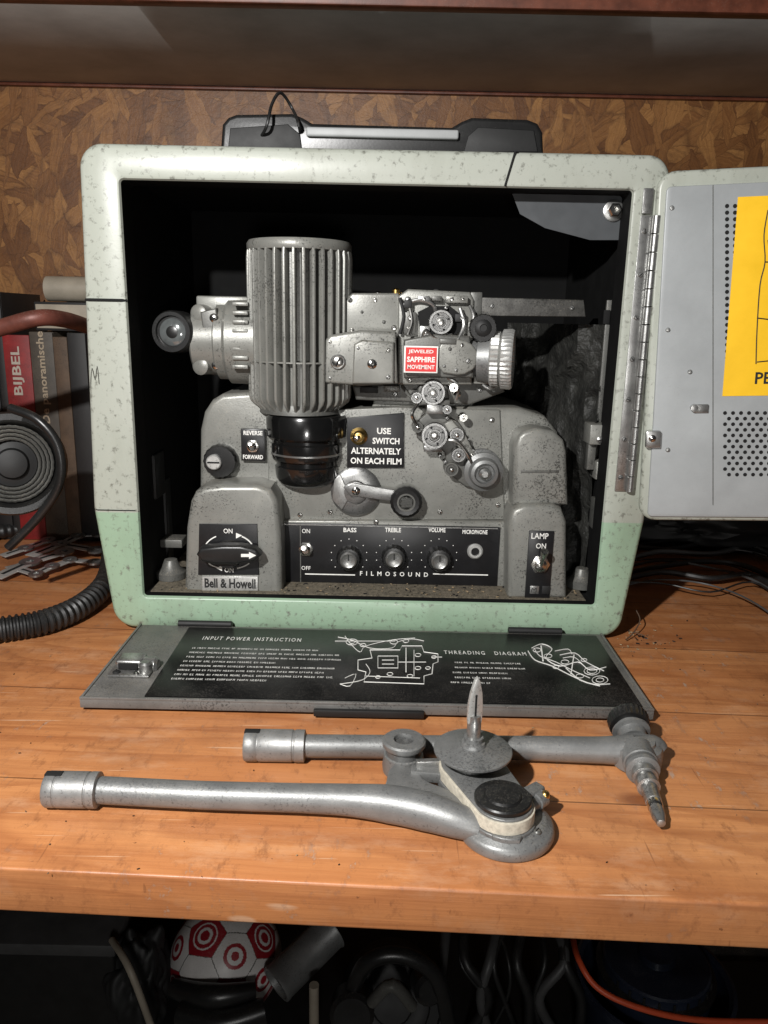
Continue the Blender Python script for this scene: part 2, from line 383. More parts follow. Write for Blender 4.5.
b.box(-1.1,1.1,.0,.84,-.027,0,WOOD,.0018,3)
b.done()
for x in(-.85,.85):
    b=B('leg',wb); b.box(x-.03,x+.03,-.2,-.14,-.53,-.0285,WOOD,.003); b.done()

# ================= CASE
case=thing('projector_case','sage and mint green metal projector case with open side door','case',(0,.12,0))
X0,X1,Z0,Z1=-.231,.229,.003,.412
def flare(z):
    if z>=.115: return .004+(.412-z)/.297*.009
    return .013*max(0,z/.115)
def rr(il,ir,it,ib,r,n=8):
    x0,x1,z0,z1=X0+il,X1-ir,Z0+ib,Z1-it; o=[]
    zs=[.30,.20,.1155,.1145,.07]
    corners=((x1-r,z1-r,0),(x0+r,z1-r,90),(x0+r,z0+r,180),(x1-r,z0+r,270))
    for ci,(cx,cz,a) in enumerate(corners):
        for k in range(n+1):
            t=rad(a+90*k/n); o.append((cx+r*math.cos(t),cz+r*math.sin(t)))
        if ci==1: o+= [(x0,z) for z in zs]
        if ci==3: o+= [(x1,z) for z in reversed(zs)]
    w=max(0,min(1,1-(il-.004)/.022)); mx=(X0+X1)/2
    return [(x+(1 if x>mx else -1)*flare(z)*w*min(1,abs(x-mx)/.19),z) for x,z in o]
b=B('shell',case)
def loft(b,secs,m,close=False):
    t=bmesh.new(); R=[]
    for sec in secs:
        y=sec[-1]; R.append([t.verts.new((x,y,z)) for x,z in rr(*sec[:-1])])
    for a,c in zip(R,R[1:]):
        L=len(a)
        for i in range(L): t.faces.new((a[i],a[(i+1)%L],c[(i+1)%L],c[i]))
    if close: t.faces.new(R[-1])
    b.add(t,m)
loft(b,[(0,0,0,0,.018,.245),(0,0,0,0,.018,.0065),(.0005,.0005,.0005,.0005,.0175,.0036),(.0019,.0019,.0019,.0019,.0165,.0014),(.0044,.0044,.0044,.0044,.015,.0003),
 (.0250,.0220,.0240,.0290,.005,0),(.0265,.0235,.0258,.0304,.004,.0007),(.0275,.0245,.0268,.0315,.003,.003)],PAINT)
loft(b,[(.0275,.0245,.0268,.0315,.003,.003),(.0278,.0248,.027,.032,.003,.03),(.0262,.020,.02,.028,.003,.031),(.0262,.02,.02,.028,.003,.236)],INNER,True)
loft(b,[(0,0,0,0,.018,.2451),(.004,.004,.004,.004,.016,.249)],PAINT,True)
p0=aty(505,186,0);p1=aty(518,149,0)
b.tube([(p0.x,-.0003,p0.z),(p1.x-.002,-.0002,p1.z-.002),(p1.x,.0016,Z1-.0008),(p1.x+.001,.010,Z1+.0001)],.0009,HOLE,6,1)
zz=aty(100,300,0).z; xo=X0-flare(zz)
b.tube([(X0+.027,.002,zz),(X0+.024,-.0002,zz),(xo+.0044,-.0002,zz),(xo+.001,.003,zz),(xo-.0001,.010,zz)],.0013,HOLE,6,1)
zz=.1142; xo=X0-flare(zz)
b.tube([(X0+.027,.002,zz-.001),(X0+.024,-.0001,zz),(xo+.0044,-.0001,zz),(xo+.0008,.003,zz),(xo-.0001,.010,zz)],.0005,HOLE,6,1)
b.tube([aty(90,388,-.0006),aty(92,368,-.0006),aty(95,380,-.0006),aty(97,366,-.0006),aty(99,384,-.0006)],.0002,DARKPRINT,5,3)
b.done()
b=B('case_floor',case); b.box(X0+.03,X1-.03,.012,.232,Z0+.0290,Z0+.0325,DEB,.0005); b.done()
b=B('lining',case,'dark crinkled lining on the inner side wall')
t=bmesh.new()
nx,nz=40,60; g=[]
for i in range(nx+1):
    row=[]
    for j in range(nz+1):
        fx=i/nx;fz=j/nz
        q_=Vector((fx*2.2,fz*3.4,.3))
        dd=.030*mn.noise(q_)+.022*(abs(mn.noise(q_*2.1))-.2)+.006*abs(mn.noise(q_*5.3))
        row.append(t.verts.new((.140+.062*fx+.4*dd,.19-.15*fx**1.1+dd,.036+.245*fz)))
    g.append(row)
for i in range(nx):
    for j in range(nz): t.faces.new((g[i][j],g[i+1][j],g[i+1][j+1],g[i][j+1]))
b.add(t,FOAM); b.done()
b=B('corner_plate',case,'pale grey corner plate with hex nut')
CPM=pm('corner_plate_grey',(.075,.08,.085),.35,.1,.08,40,bump=.05)
b.ppoly([(512,193),(560,190),(628,192),(628,240),(590,240),(545,228),(520,214)],.029,.0295,CPM,.0)
p=aty(613,211,.029); b.lathe(p,FR,[(.0085,0),(.0085,.002),(.006,.003),(0,.003)],ALU,24); b.lathe(p+Vector((0,-.003,0)),FR,[(.0058,0),(.0058,.004),(.0045,.005),(.0025,.005),(.0025,.001),(0,.001)],CHROME,6)
b.done()
b=B('strike_plate',case,'grey steel strip with brackets on the inner wall')
b.pbox(600,300,614,470,.05,.054,GREYD,.0005); b.pbox(604,310,610,324,.048,.0505,HOLE,.0003)
b.pbox(590,425,616,445,.028,.051,GREY,.001); b.pbox(596,462,618,480,.03,.051,GREY,.001); b.pbox(594,500,612,530,.035,.051,GREYD,.001); b.pbox(588,432,596,470,.036,.045,GREYD,.0008)
for u,v in((606,432),(600,440),(606,470),(603,512)): screw(b,aty(u,v,.0275),.0032,m=ALU)
b.done()
for u,v,y in((172,585,.05),(580,590,.05)):
    b=B('rubber_foot',case); p=aty(u,v,y)
    b.lathe(Vector((p.x,y,Z0+.033)),(0,0,1),[(.014,0),(.014,.006),(.009,.010),(.006,.018),(0,.019)],GREYD,20); b.done()
b=B('side_catch',case,'dark metal catch inside the case'); b.pbox(145,480,168,600,.08,.10,BLACKM,.002); b.pbox(160,540,182,548,.06,.081,GREYD,.001); b.pbox(142,455,156,500,.05,.081,BLACKM,.002); b.done()
hd=B('carrying_handle',case,'black moulded plastic handle with tapered ends and grey grip')
hd.ppoly([(220,153),(222,124),(228,117),(236,114),(292,113),(302,117),(312,123),(452,127),(462,121),(472,117),(528,119),(538,123),(543,132),(544,155)],.085,.118,BLACK,.0035,4)
hd.ppoly([(228,148),(230,128),(288,124),(300,134),(302,150)],.0835,.0855,BLACKM,.0008); hd.ppoly([(464,152),(468,136),(478,127),(534,130),(538,152)],.0835,.0855,BLACKM,.0008)
g=hd.done()
b=B('grip',g,'light grey grip insert'); b.box(aty(306,131,.079).x,aty(459,131,.079).x,.0790,.086,aty(384,137.5,.079).z,aty(384,128,.079).z,pm('grip_grey',(.34,.35,.35),.5,0,.1,40,dust=.3),.0018,3,M=None); b.done()
b=B('cable_loop',None,'thin black cable looped over the case handle','cable')
b.tube([aty(250,150,.13),aty(265,130,.075),aty(272,104,.08),aty(281,93,.09),aty(293,110,.10),aty(299,126,.075),aty(302,150,.13)],.0014,RUBBER,8,8); b.done()
# hinge
b=B('piano_hinge',case,'long grey steel piano hinge')
pt=aty(648,215,-.003);pb=aty(637,492,-.003); xh=(pt.x+pb.x)/2
b.box(xh-.012,xh-.001,-.0016,-.0002,pb.z,pt.z,ALU,.0003)
nk=16; L=(pt.z-pb.z)/nk
for i in range(nk): b.cyl((xh,-.004,pb.z+i*L+.0004),(0,0,1),.0032,L-.0008,ALU,.0003,14)
for i in range(7): screw(b,Vector((xh-.008,-.0016,pb.z+.012+i*(pt.z-pb.z-.024)/6)),.0022,m=ALU)
b.box(xh-.012,xh-.004,-.003,-.001,pt.z+.001,pt.z+.02,ALU,.0005)
b.done()
# door
MD=Matrix.Translation((xh+.004,-.006,.25))@Matrix.Rotation(rad(-7),4,'Z')@Matrix.Rotation(rad(-2.6),4,'Y')
def dl(u,v,y=0): return atM(u,v,MD,y)
dz1=dl(700,169).z; dz0=dl(700,521).z
door=B('door',case,'open grey perforated door with sage rim',M=MD)
W0=.36
def rrx(x0,x1,z0,z1,r,n=6):
    o=[]
    for cx,cz,a in((x1-r,z1-r,0),(x0+r,z1-r,90),(x0+r,z0+r,180),(x1-r,z0+r,270)):
        for k in range(n+1):
            t=rad(a+90*k/n); o.append((cx+r*math.cos(t),cz+r*math.sin(t)))
    return o
door.prism(rrx(.0,W0,dz0,dz1,.014),0,.024,PAINT,.003)
ddoor=door.done()
b=B('inner_panel',ddoor,M=MD)
b.prism(rrx(.0065,W0-.007,dz0+.004,dz1-.012,.004),-.0022,-.0002,PANEL,.0008)
def dots(us,vs,stag=0):
    for j,v in enumerate(vs):
        for u in us:
            p=dl(u+(stag if j%2 else 0),v,-.0024)
            b.lathe(p,FR,[(.0016,0),(.0016,.0001),(0,.0001)],HOLE,10)
dots([727,735],[206+6.6*i for i in range(28)])
dots([725+8*i for i in range(17)],[413+5.6*i for i in range(12)],4)
for u,v in((672,208),(690,372),(668,330),(668,450)): b.lathe(dl(u,v,-.0022),FR,[(.002,0),(.0015,.001),(0,.0013)],ALU,12)
p=dl(703,409,-.0022); b.box(p.x-.008,p.x+.004,-.0045,-.0023,p.z-.003,p.z+.004,ALU,.0008)
p=dl(694,408,-.0045); b.lathe(p,FR,[(.003,0),(.003,.002),(0,.0025)],ALU,14)
p=dl(648,438,-.0045); b.box(p.x-.002,p.x+.010,-.007,-.0023,p.z-.008,p.z+.006,ALU,.001); screw(b,Vector((p.x+.003,-.0072,p.z)),.003)
q0_=dl(713,185,-.0025);q1_=dl(713,505,-.0025); b.tube([q0_,q1_],.0004,GREYD,5,1)
b.done()
st=B('yellow_sticker',ddoor,'bright yellow sticker with black line drawing and lettering',M=MD)
a=dl(738,197,-.0026); c=dl(735,396,-.0026)
st.box(a.x,a.x+.15,-.0027,-.0023,c.z,a.z,YEL,0)
q=dl(762,378,-.003); st.text('PE',Vector((q.x+.001,-.003,q.z)),DARKPRINT,h=.0095,bold=.02)
def sl(pts,r=.0005): st.tube([Vector((dl(u,v,-.0028).x,-.0028,dl(u,v,-.0028).z)) for u,v in pts],r,DARKPRINT,5,4)
sl([(768,210),(764,235),(765,262),(760,285),(757,330),(756,364)]); sl([(768,240),(775,300),(777,360)]); sl([(757,362),(777,360)]); sl([(757,318),(790,322)]); sl([(765,262),(790,262)])
st.done()
# lid
LID=bpy.data.objects.new('fold_down_lid',None); COL.objects.link(LID); LID.location=(0,-.08,0); W[LID.name]=Vector((0,-.08,0))
LID.parent=case; LID.matrix_parent_inverse=Matrix.Translation(-W[case.name])
lx0,lx1=-.206,.211
b=B('lid_panel',LID,'worn grey lid panel')
ly0,ly1=-.148,-.007
b.box(lx0,lx1,ly0,ly1,.003,.0102,LIDG,.0010)
b.box(lx0,lx1,ly0,ly0+.0025,.0095,.0118,LIDG,.0006); b.box(lx0,lx0+.002,ly0+.003,ly1,.0095,.0114,LIDG,.0005); b.box(lx1-.002,lx1,ly0+.003,ly1,.0095,.0114,LIDG,.0005)
b.box(lx0+.006,lx1-.006,ly0+.006,ly1,.0005,.0028,BLACKM,.0005)
p=atz(376,706,.006); b.box(p.x-.045,p.x+.035,ly0-.004,ly0-.0003,.002,.0075,BLACKM,.001)  # black strip put in for the shadow at the lid's front edge
b.done()
pl=B('instruction_plate',LID,'black plate with white printed instructions and threading diagram')
zt=.0112
c=[atz(160,684,zt)]
y0=ly0+.005;y1=ly1-.006
pl.box(c[0].x-.006,lx1-.007,y0,y1,.0100,zt,LPLATE,.0004)
FL=Matrix.Identity(4); zt2=zt+.0002
def lt(txt,u,v,w,hh=None,bold=0):
    k=mpp(atz(u,v,zt)); pl.text(txt,atz(u,v,zt2),WHITE,w*k,hh,FL,bold,1.35)
lt('INPUT POWER INSTRUCTION',252,639,98,.0074,.005); lt('THREADING   DIAGRAM',485,653,82,.0070,.005)
def ln(pts,r=.0003,n=1): pl.tube([atz(u,v,zt2) for u,v in pts],r,WHITE,4,n)
t=bmesh.new()
def row(u0,u1,v,hh=.0030):
    a=atz(u0,v,zt2);e=atz(u1,v,zt2).x; x=a.x
    def quad(x0_,x1_,y0_,y1_): t.faces.new([t.verts.new((xx,yy_,zt2)) for xx,yy_ in((x0_,y0_),(x1_,y0_),(x1_,y1_),(x0_,y1_))])
    while x<e:
        for _ in range(random.randint(2,8)):
            w=random.uniform(.0010,.0015); k=random.random()
            quad(x,x+.0003,a.y,a.y+hh)
            if k<.5: quad(x+w-.0003,x+w,a.y,a.y+hh)
            if k>.3: quad(x+.0003,x+w-.0003,a.y+hh-.0005,a.y+hh)
            if k>.6: quad(x+.0003,x+w,a.y,a.y+.0005)
            if .2<k<.8: quad(x+.0003,x+w-.0003,a.y+hh*.45,a.y+hh*.6)
            x+=w+.0005
        x+=.0013
for j in range(8): row(192-3.0*j,(330+random.uniform(-14,8)) if j not in(3,7) else 262,648.5+j*4.4,.0027)
for u0,u1,v in((450,516,663),(450,512,668),(448,508,673),(450,512,678),(446,490,683)): row(u0+5,u1,v,.0024)
pl.add(t,WHITE)
def ring(u,v,r,w=.0003): ln([(u+r*math.cos(a*.5236),v+.5*r*math.sin(a*.5236)) for a in range(13)],w)
random.seed(21)
ln([(338,637),(352,640),(370,648),(392,648),(398,642),(412,639),(424,641)],.0003,4); ln([(335,641),(395,641)],.00025)
ln([(345,636),(350,643),(360,652),(366,646),(392,640),(415,638)],.0003,4)
ln([(370,650),(372,658),(358,660),(358,670),(366,672),(364,682),(424,684),(424,676),(432,674),(433,664),(438,662),(438,654),(424,652),(422,646),(402,646),(400,650),(370,650)],.0004)
ln([(378,656),(398,656),(398,668),(378,668),(378,656)],.0003); ln([(382,660),(394,660)],.0003); ln([(382,664),(394,664)],.0003)
ln([(406,648),(406,672)],.0005); ln([(414,650),(414,676)],.0003); ln([(398,662),(426,662)],.0003); ln([(366,676),(420,678)],.0003)
ln([(432,657),(442,657)],.0003); ln([(340,684),(362,680),(370,672),(366,664)],.0003,4); ln([(345,678),(356,674),(350,686),(340,684)],.0003,3)
for u,v,r in((352,642,6),(352,642,3),(394,642,4),(406,641,3),(363,645,3),(418,655,3),(418,668,3),(410,676,3),(428,668,2.5),(390,674,3),(434,657,2.5),(378,677,2.5)): ring(u,v,r)
ln([(532,648),(542,644),(552,649),(546,658),(560,666),(578,662),(590,670),(606,667)],.00045,4)
ln([(528,651),(535,660),(552,666),(572,676),(592,684),(610,684)],.00045,4); ln([(534,648),(540,656),(556,662),(574,671),(590,678)],.0003,4)
ln([(560,655),(575,653),(586,662),(604,671)],.0004,3); ln([(563,658),(574,657),(583,665)],.0003,3); ln([(566,668),(580,680),(600,686)],.0005,3)
ln([(541,646),(543,661)],.0007); ln([(574,655),(571,674)],.0006); ln([(555,651),(568,649),(572,654)],.0003,3)
for u,v,r in((537,650,4),(548,656,4),(565,662,4),(592,671,8),(592,671,5),(600,680,8),(600,680,4),(580,676,4),(556,667,3),(584,660,3)): ring(u,v,r)
pl.done()
random.seed(5)
lt_=B('latch',LID,'chunky grey metal latch on the lid')
p=atz(136,668,.012); 
lt_.box(p.x-.018,p.x+.014,p.y-.014,p.y+.016,.0104,.0125,ALU,.0008); lt_.box(p.x-.015,p.x+.006,p.y-.004,p.y+.012,.0125,.020,ALU,.0022,3); lt_.box(p.x-.012,p.x+.003,p.y-.0055,p.y-.0042,.013,.018,HOLE,.0003)
lt_.cyl((p.x+.0055,p.y+.004,.0125),(1,0,0),.0070,.011,ALU,.002); lt_.cyl((p.x+.009,p.y-.004,.0125),(0,0,1),.005,.007,ALU,.0015)
screw(lt_,Vector((p.x-.012,p.y-.0095,.0127)),.003,(0,0,1),BLACKM); screw(lt_,Vector((p.x+.004,p.y-.0105,.0127)),.0025,(0,0,1))
lt_.done()
for u in(205,532):
    b=B('lid_hinge',case); p=atz(u,624,.012); b.box(p.x-.024,p.x+.024,-.0065,-.0008,.004,.0128,GREYD,.001); b.cyl((p.x-.024,-.0068,.012),(1,0,0),.003,.048,BLACKM,.0003,14); b.done()

# ================= PROJECTOR
pj=thing('film_projector','grey hammertone vintage film projector standing inside the open case','projector',(0,.09,.036))
Yb=.055
b=B('base_body',pj)
b.ppoly([(199,594),(200,430),(204,412),(212,400),(222,394),(250,392),(275,404),(300,412),(350,409),(480,407),(520,408),(545,416),(558,432),(562,460),(562,596)],Yb,.165,GREY,.005,4)
b.ppoly([(268,520),(268,430),(285,412),(395,407),(500,410),(505,520)],Yb-.003,Yb,GREY,.0012)
b.ppoly([(268,588),(268,526),(275,520),(505,522),(510,590)],.046,Yb,GREY,.002)
for i in range(6): b.pbox(378+i*13,392,388+i*13,399,.0655,.07,HOLE,0)
b.ppoly([(372,407),(376,391),(470,389),(474,407)],.067,.10,GREY,.0015)
for u,v in((300,515),(376,522),(492,420),(498,505),(280,500),(330,512),(290,425),(440,512)): screw(b,aty(u,v,Yb-.003 if v<521 else .046),.0025)
b.lathe(aty(420,391,.067),FR,[(.007,0),(.007,.002),(.004,.003),(0,.003)],ALU,20)
b.done()
b=B('switch_housing',pj,'rounded grey housing with rotary switch')
b.ppoly([(184,596),(186,528),(190,502),(195,492),(204,487),(222,485),(256,485),(270,489),(277,500),(281,535),(282,596)],.018,.056,GREY,.0055,4)
b.ppoly([(198,575),(199,524),(257,524),(259,575)],.0165,.018,PLATE,.0004)
b.ppoly([(202,591),(202,576.5),(258,576.5),(258,591)],.0160,.018,PALE,.0006)
b.ptext('Bell & Howell',230,583.5,.0157,DARKPRINT,51,10,.03)
b.ptext('ON',228,531,.0162,WHITE,9,5,.01); b.ptext('ON',229,570,.0162,WHITE,9,5,.01)
for s_ in(-1,1):
    pts=[aty(229+s_*25*math.cos(rad(a)),551-17*math.sin(rad(a)),.0160) for a in range(24,66,7)]; b.tube(pts,.0007,WHITE,4,2)
    pts=[aty(229+s_*25*math.cos(rad(a)),555+14*math.sin(rad(a)),.0160) for a in range(36,72,7)]; b.tube(pts,.0007,WHITE,4,2)
for u,v,d in((239,535.5,1),(219,568,-1)):
    b.ppoly([(u-3*d,v-2.5),(u+3*d,v),(u-3*d,v+3)],.0157,.0163,WHITE,0)
sh_=b.done()
b=B('rotary_switch',sh_,'black lever knob with white arrow')
p=aty(229,554,.0165)
b.lathe(p,FR,[(.0135,0),(.013,.003),(.0115,.006),(.0105,.010),(0,.011)],BLACK,36)
b.ppoly([(196,555),(200,548),(222,546),(240,546),(255,549),(261,556),(254,562),(236,565),(215,565),(201,562)],-.001,.0105,BLACK,.003,4)
b.ppoly([(241,554),(249,554),(249,552),(256,555.5),(249,559),(249,557),(241,557)],-.0014,-.0009,WHITE,0)
b.done()
b=B('lamp_housing',pj,'tall grey rounded housing')
b.ppoly([(513,506),(514,448),(518,436),(524,431),(536,428),(554,431),(564,440),(567,452),(569,506)],.026,.056,GREY,.005,4)
b.ppoly([(521,470),(559,470),(559,473),(521,473)],.0256,.027,GREYD,.0003)
b.done()
b=B('lamp_switch_housing',pj,'grey housing with black lamp switch plate')
b.ppoly([(508,599),(509,522),(513,510),(524,505),(552,505),(562,509),(567,522),(567,599)],.016,.056,GREY,.005,4)
b.pbox(527,531,552,598,.0145,.0162,PLATE,.0004)
b.ptext('LAMP',540,536,.0143,WHITE,17,6,.01); b.ptext('ON',541,546,.0143,WHITE,10,5.5,.01)
b.pbox(530,586,539,594,.0139,.0146,ALU,.0002); b.pbox(542,586,550,594,.0139,.0146,BLACKM,.0002)
b.ptext('M',534,590,.0137,DARKPRINT,5,5)
lsh=b.done()
def toggle(parent,u,v,y,tilt=.5,r=.0055,L=.017):
    b=B('toggle_switch',parent); p=aty(u,v,y)
    b.lathe(p,FR,[(r*1.3,0),(r*1.3,.002),(r,.0025),(0,.0025)],CHROME,6); b.lathe(p+Vector((0,-.0025,0)),FR,[(r*.8,0),(r*.8,.003),(r*.5,.0045),(0,.0045)],CHROME,20)
    b.lathe(p+Vector((0,-.0045,0)),(0,-1,tilt),[(r*.3,0),(r*.33,L*.5),(r*.52,L*.85),(r*.5,L*.97),(0,L)],CHROME,16); return b.done()
toggle(lsh,540,564,.0145,1.5,.0068,.021)
b=B('control_panel',pj,'black sound control panel with white lettering')
b.pbox(281,525,499,584,.0445,.0462,PLATE,.0005)
b.pbox(300,526,301,583,.0441,.0446,GREYD,0); b.pbox(283,526,498,527,.0441,.0446,ALU,0)
yt=.0442
b.ptext('ON',306,531,yt,WHITE,8,4.5); b.ptext('OFF',306,568,yt,WHITE,9,4)
b.ptext('BASS',350,530,yt,WHITE,13,4.6,.02); b.ptext('TREBLE',393,530,yt,WHITE,16,4.6,.02); b.ptext('VOLUME',437,530,yt,WHITE,17,4.6,.02); b.ptext('MICROPHONE',475,532,yt,WHITE,25,4.4,.02)
b.ptext('FILMOSOUND',394,574,yt,WHITE,68,4.6,.015,2.1)
b.pbox(305,574,355,575,yt,yt+.0003,WHITE,0) ; b.pbox(433,574,488,575,yt,yt+.0003,WHITE,0)
for u in(349,394,439):
    for k in range(11):
        a=rad(-40+26*k); q=aty(u+18*math.cos(a),556-17*math.sin(a),yt)
        b.lathe(q,FR,[(.0005,0),(0,.0001)],WHITE,6)
cp=b.done()
toggle(cp,306,549,.0445,.5,.0055,.014)
for u,v in((349,557),(394,556),(439,558)):
    b=B('control_knob',cp); p=aty(u,v,.0445); k=mpp(p)
    b.lathe(p,FR,[(12.5*k,0),(12.5*k,.006),(11*k,.009),(8.5*k,.0095)],BLACK,36,.05)
    b.lathe(p+Vector((0,-.0085,0)),FR,[(8.5*k,0),(8.3*k,.003),(7*k,.0042),(5.5*k,.0035),(0,.003)],ALU,32)
    b.box(p.x-.0005,p.x+.0005,p.y-.0125,p.y-.0115,p.z,p.z+7*k,DARKPRINT,0)
    b.done()
b=B('microphone_jack',cp); p=aty(475,551,.0445)
b.lathe(p,FR,[(.0075,0),(.0075,.0015),(.006,.003),(.004,.003),(.004,-.001),(0,-.001)],PALE,24); b.lathe(p+Vector((0,-.0012,0)),FR,[(.0038,0),(0,.0003)],HOLE,16); b.done()
b=B('direction_switch_plate',pj,'small black plate with reverse and forward lettering')
b.pbox(241,429,265,461,.0485,.0555,PLATE,.0006)
b.ptext('REVERSE',253,433,.0483,WHITE,19,4.4,.02); b.ptext('FORWARD',253,457,.0483,WHITE,20,4.4,.02)
d_=b.done(); toggle(d_,253,446,.0485,.5,.0048,.012)
def knob(name,u,v,y,rp,hgt,m1,m2,kn=.05,cap=.55,lab=None,axis=FR,par=None):
    b=B(name,par or pj,lab); p=aty(u,v,y); k=mpp(p); r=rp*k
    b.lathe(p,axis,[(r,0),(r,hgt*.75),(r*.92,hgt),(r*cap*1.15,hgt)],m1,44,kn)
    ax=Vector(axis).normalized(); b.lathe(p+ax*(hgt-.0005),axis,[(r*cap*1.15,0),(r*cap,.0012),(r*cap*.5,.002),(r*cap*.45,.0006),(0,.0006)],m2,28)
    return b.done()
b=B('focus_knob',pj,'black knob with silver slotted centre'); p=aty(222,460,.055); k=mpp(p)
b.lathe(p,FR,[(17*k,0),(17*k,.008),(15.5*k,.011),(0,.012)],BLACK,36,.04)
p=aty(214,462,.0425); b.lathe(p,FR,[(7.5*k,-.002),(7.5*k,.002),(6.5*k,.003),(0,.003)],PALE,24); b.box(p.x-6*k,p.x+6*k,p.y-.0035,p.y-.0029,p.z-.0007,p.z+.0007,HOLE,0,M=None)
b.done()
b=B('warning_label',pj,'black label reading use switch alternately on each film')
b.ppoly([(347,468),(347,418),(404,413),(404,468)],.0488,.0525,PLATE,.0004)
b.ptext('USE',384,431,.0486,WHITE,14,6.3,.025); b.ptext('SWITCH',386,441,.0486,WHITE,27,6.3,.025); b.ptext('ALTERNATELY',376,451,.0486,WHITE,50,6.3,.025); b.ptext('ON EACH FILM',376,461,.0486,WHITE,51,6.3,.025)
wl=b.done()
b=B('brass_toggle',wl); p=aty(359,436,.0488); b.lathe(p,FR,[(.0080,0),(.0080,.0015),(.0055,.003),(.0055,.006),(.004,.008),(0,.009)],BRASS,24); b.lathe(p+Vector((0,-.008,0)),(-.5,-1,-.1),[(.0018,0),(.0026,.006),(0,.008)],CHROME,14); b.done()
# ribbed motor
b=B('ribbed_motor_housing',pj,'vertical finned grey cylinder')
yA=.062; pc=aty(300,330,yA); k=mpp(pc); R=52.5*k*.985; zt_=aty(300,240,yA-.02).z; zb_=aty(300,412,yA-.03).z
def fins(rings,nf,m,cx,cy):
    t=bmesh.new(); RR=[]
    for z,ro,ri in rings:
        row=[]
        for i in range(nf):
            a0=2*math.pi*i/nf; w=2*math.pi/nf
            for fr,r_ in((.0,ri),(.27,ri),(.33,ro-.0006),(.38,ro),(.5,ro+.0003),(.62,ro),(.67,ro-.0006),(.73,ri)):
                a=a0+w*fr; row.append(t.verts.new((cx+r_*math.cos(a),cy+r_*math.sin(a),z)))
        RR.append(row)
    L=len(RR[0])
    for a,c in zip(RR,RR[1:]):
        for i in range(L): t.faces.new((a[i],a[(i+1)%L],c[(i+1)%L],c[i]))
    b.add(t,m)
ri=R*.77
fins([(zb_,ri+.0008,ri),(zb_+.003,ri+.004,ri),(zb_+.007,R*.96,ri),(zb_+.012,R,ri),(zt_-.014,R,ri),(zt_-.008,R*.985,ri)],34,GREY,pc.x,yA)
b.lathe((pc.x,yA,zt_-.0085),(0,0,1),[(R*.97,0),(R*.985,.002),(R*.985,.006),(R*.95,.0085),(R*.8,.009),(R*.78,.0075),(0,.0075)],GREY,64)
b.lathe((pc.x,yA,zb_-.004),(0,0,1),[(R*.7,0),(R*.80,.001),(ri+.001,.005),(ri,.01)],GREYD,48)
zr=aty(300,363,yA-.04).z
b.lathe((pc.x,yA,zr),(0,0,1),[(ri,-.0006),(R*.985,-.0006),(R*.985,.0006),(ri,.0006)],GREY,64)
b.done()
b=B('motor_end_cap',pj,'glossy black cylindrical cap')
zz0=aty(303,490,.03).z; H_=zb_-.004-zz0; xx=aty(304,450,.03).x
b.lathe((xx,yA-.006,zz0),(0,0,1),[(0,0),(.020,0),(.026,.003),(.029,.008),(.030,H_*.28),(.0285,H_*.30),(.0285,H_*.36),(.032,H_*.38),(.033,H_*.44),(.033,H_*.60),(.0315,H_*.62),(.0315,H_*.66),(.037,H_*.70),(.0375,H_*.95),(.036,H_),(0,H_)],GLOSS,56)
b.lathe((xx,yA-.006,zz0+H_*.45),(0,0,1),[(.0331,0),(.0334,.0003),(.0334,.0015),(.0331,.0018)],ALU,56)
b.done()
b=B('condenser_barrel',pj,'stepped grey barrel beside the motor')
pL=aty(196,340,.075); kk=mpp(pL)
xr=aty(262,340,.075).x; Lx=xr-pL.x
b.lathe((pL.x,.075,pL.z),(1,.0,0),[(0,0),(30*kk,0),(33*kk,.002),(34*kk,Lx*.35),(38*kk,Lx*.38),(38*kk,Lx*.5),(42*kk,Lx*.55),(43*kk,Lx)],GREY,56)
for dz,dx in((32,.010),(-30,.010),(10,.016)):
    b.lathe((pL.x+dx,.055,pL.z+dz*kk*.8),(-.35,-1,0),[(.008,-.01),(.008,.004),(.005,.006),(0,.006)],GREY,20)
b.pbox(196,296,250,316,.06,.09,GREY,.002)
b.ppoly([(200,312),(216,308),(222,345),(206,352)],.046,.06,GREYD,.0015)
for i in range(8): b.pbox(232,302+i*9,248,306+i*9,.036,.05,GREY,.0008)
screw(b,aty(214,318,.046),.004); screw(b,aty(216,365,.05),.004); screw(b,aty(226,336,.045),.0025,m=BLACKM)
b.done()
b=B('rear_lens',pj,'round black rimmed glass lens')
p=aty(174,332,.05); k=mpp(p); ax=(-.12,-1,.02)
b.lathe(p,ax,[(21*k,-.016),(21*k,.004),(19.5*k,.007),(16*k,.007),(15.5*k,.004),(0,.0045)],BLACK,40,.0)
b.lathe(p+Vector((0,-.0046,0)),ax,[(13.5*k,0),(12*k,.001),(7*k,.0022),(0,.003)],GLASS,32)
b.lathe(p+Vector((0,-.0072,0)),ax,[(6*k,-.002),(6*k,.0),(4*k,.0006),(0,.0006)],BLACK,24)
b.tube([p+Vector((.0,.01,0)),aty(200,336,.07)],.011,GREYD,16,1)
b.done()
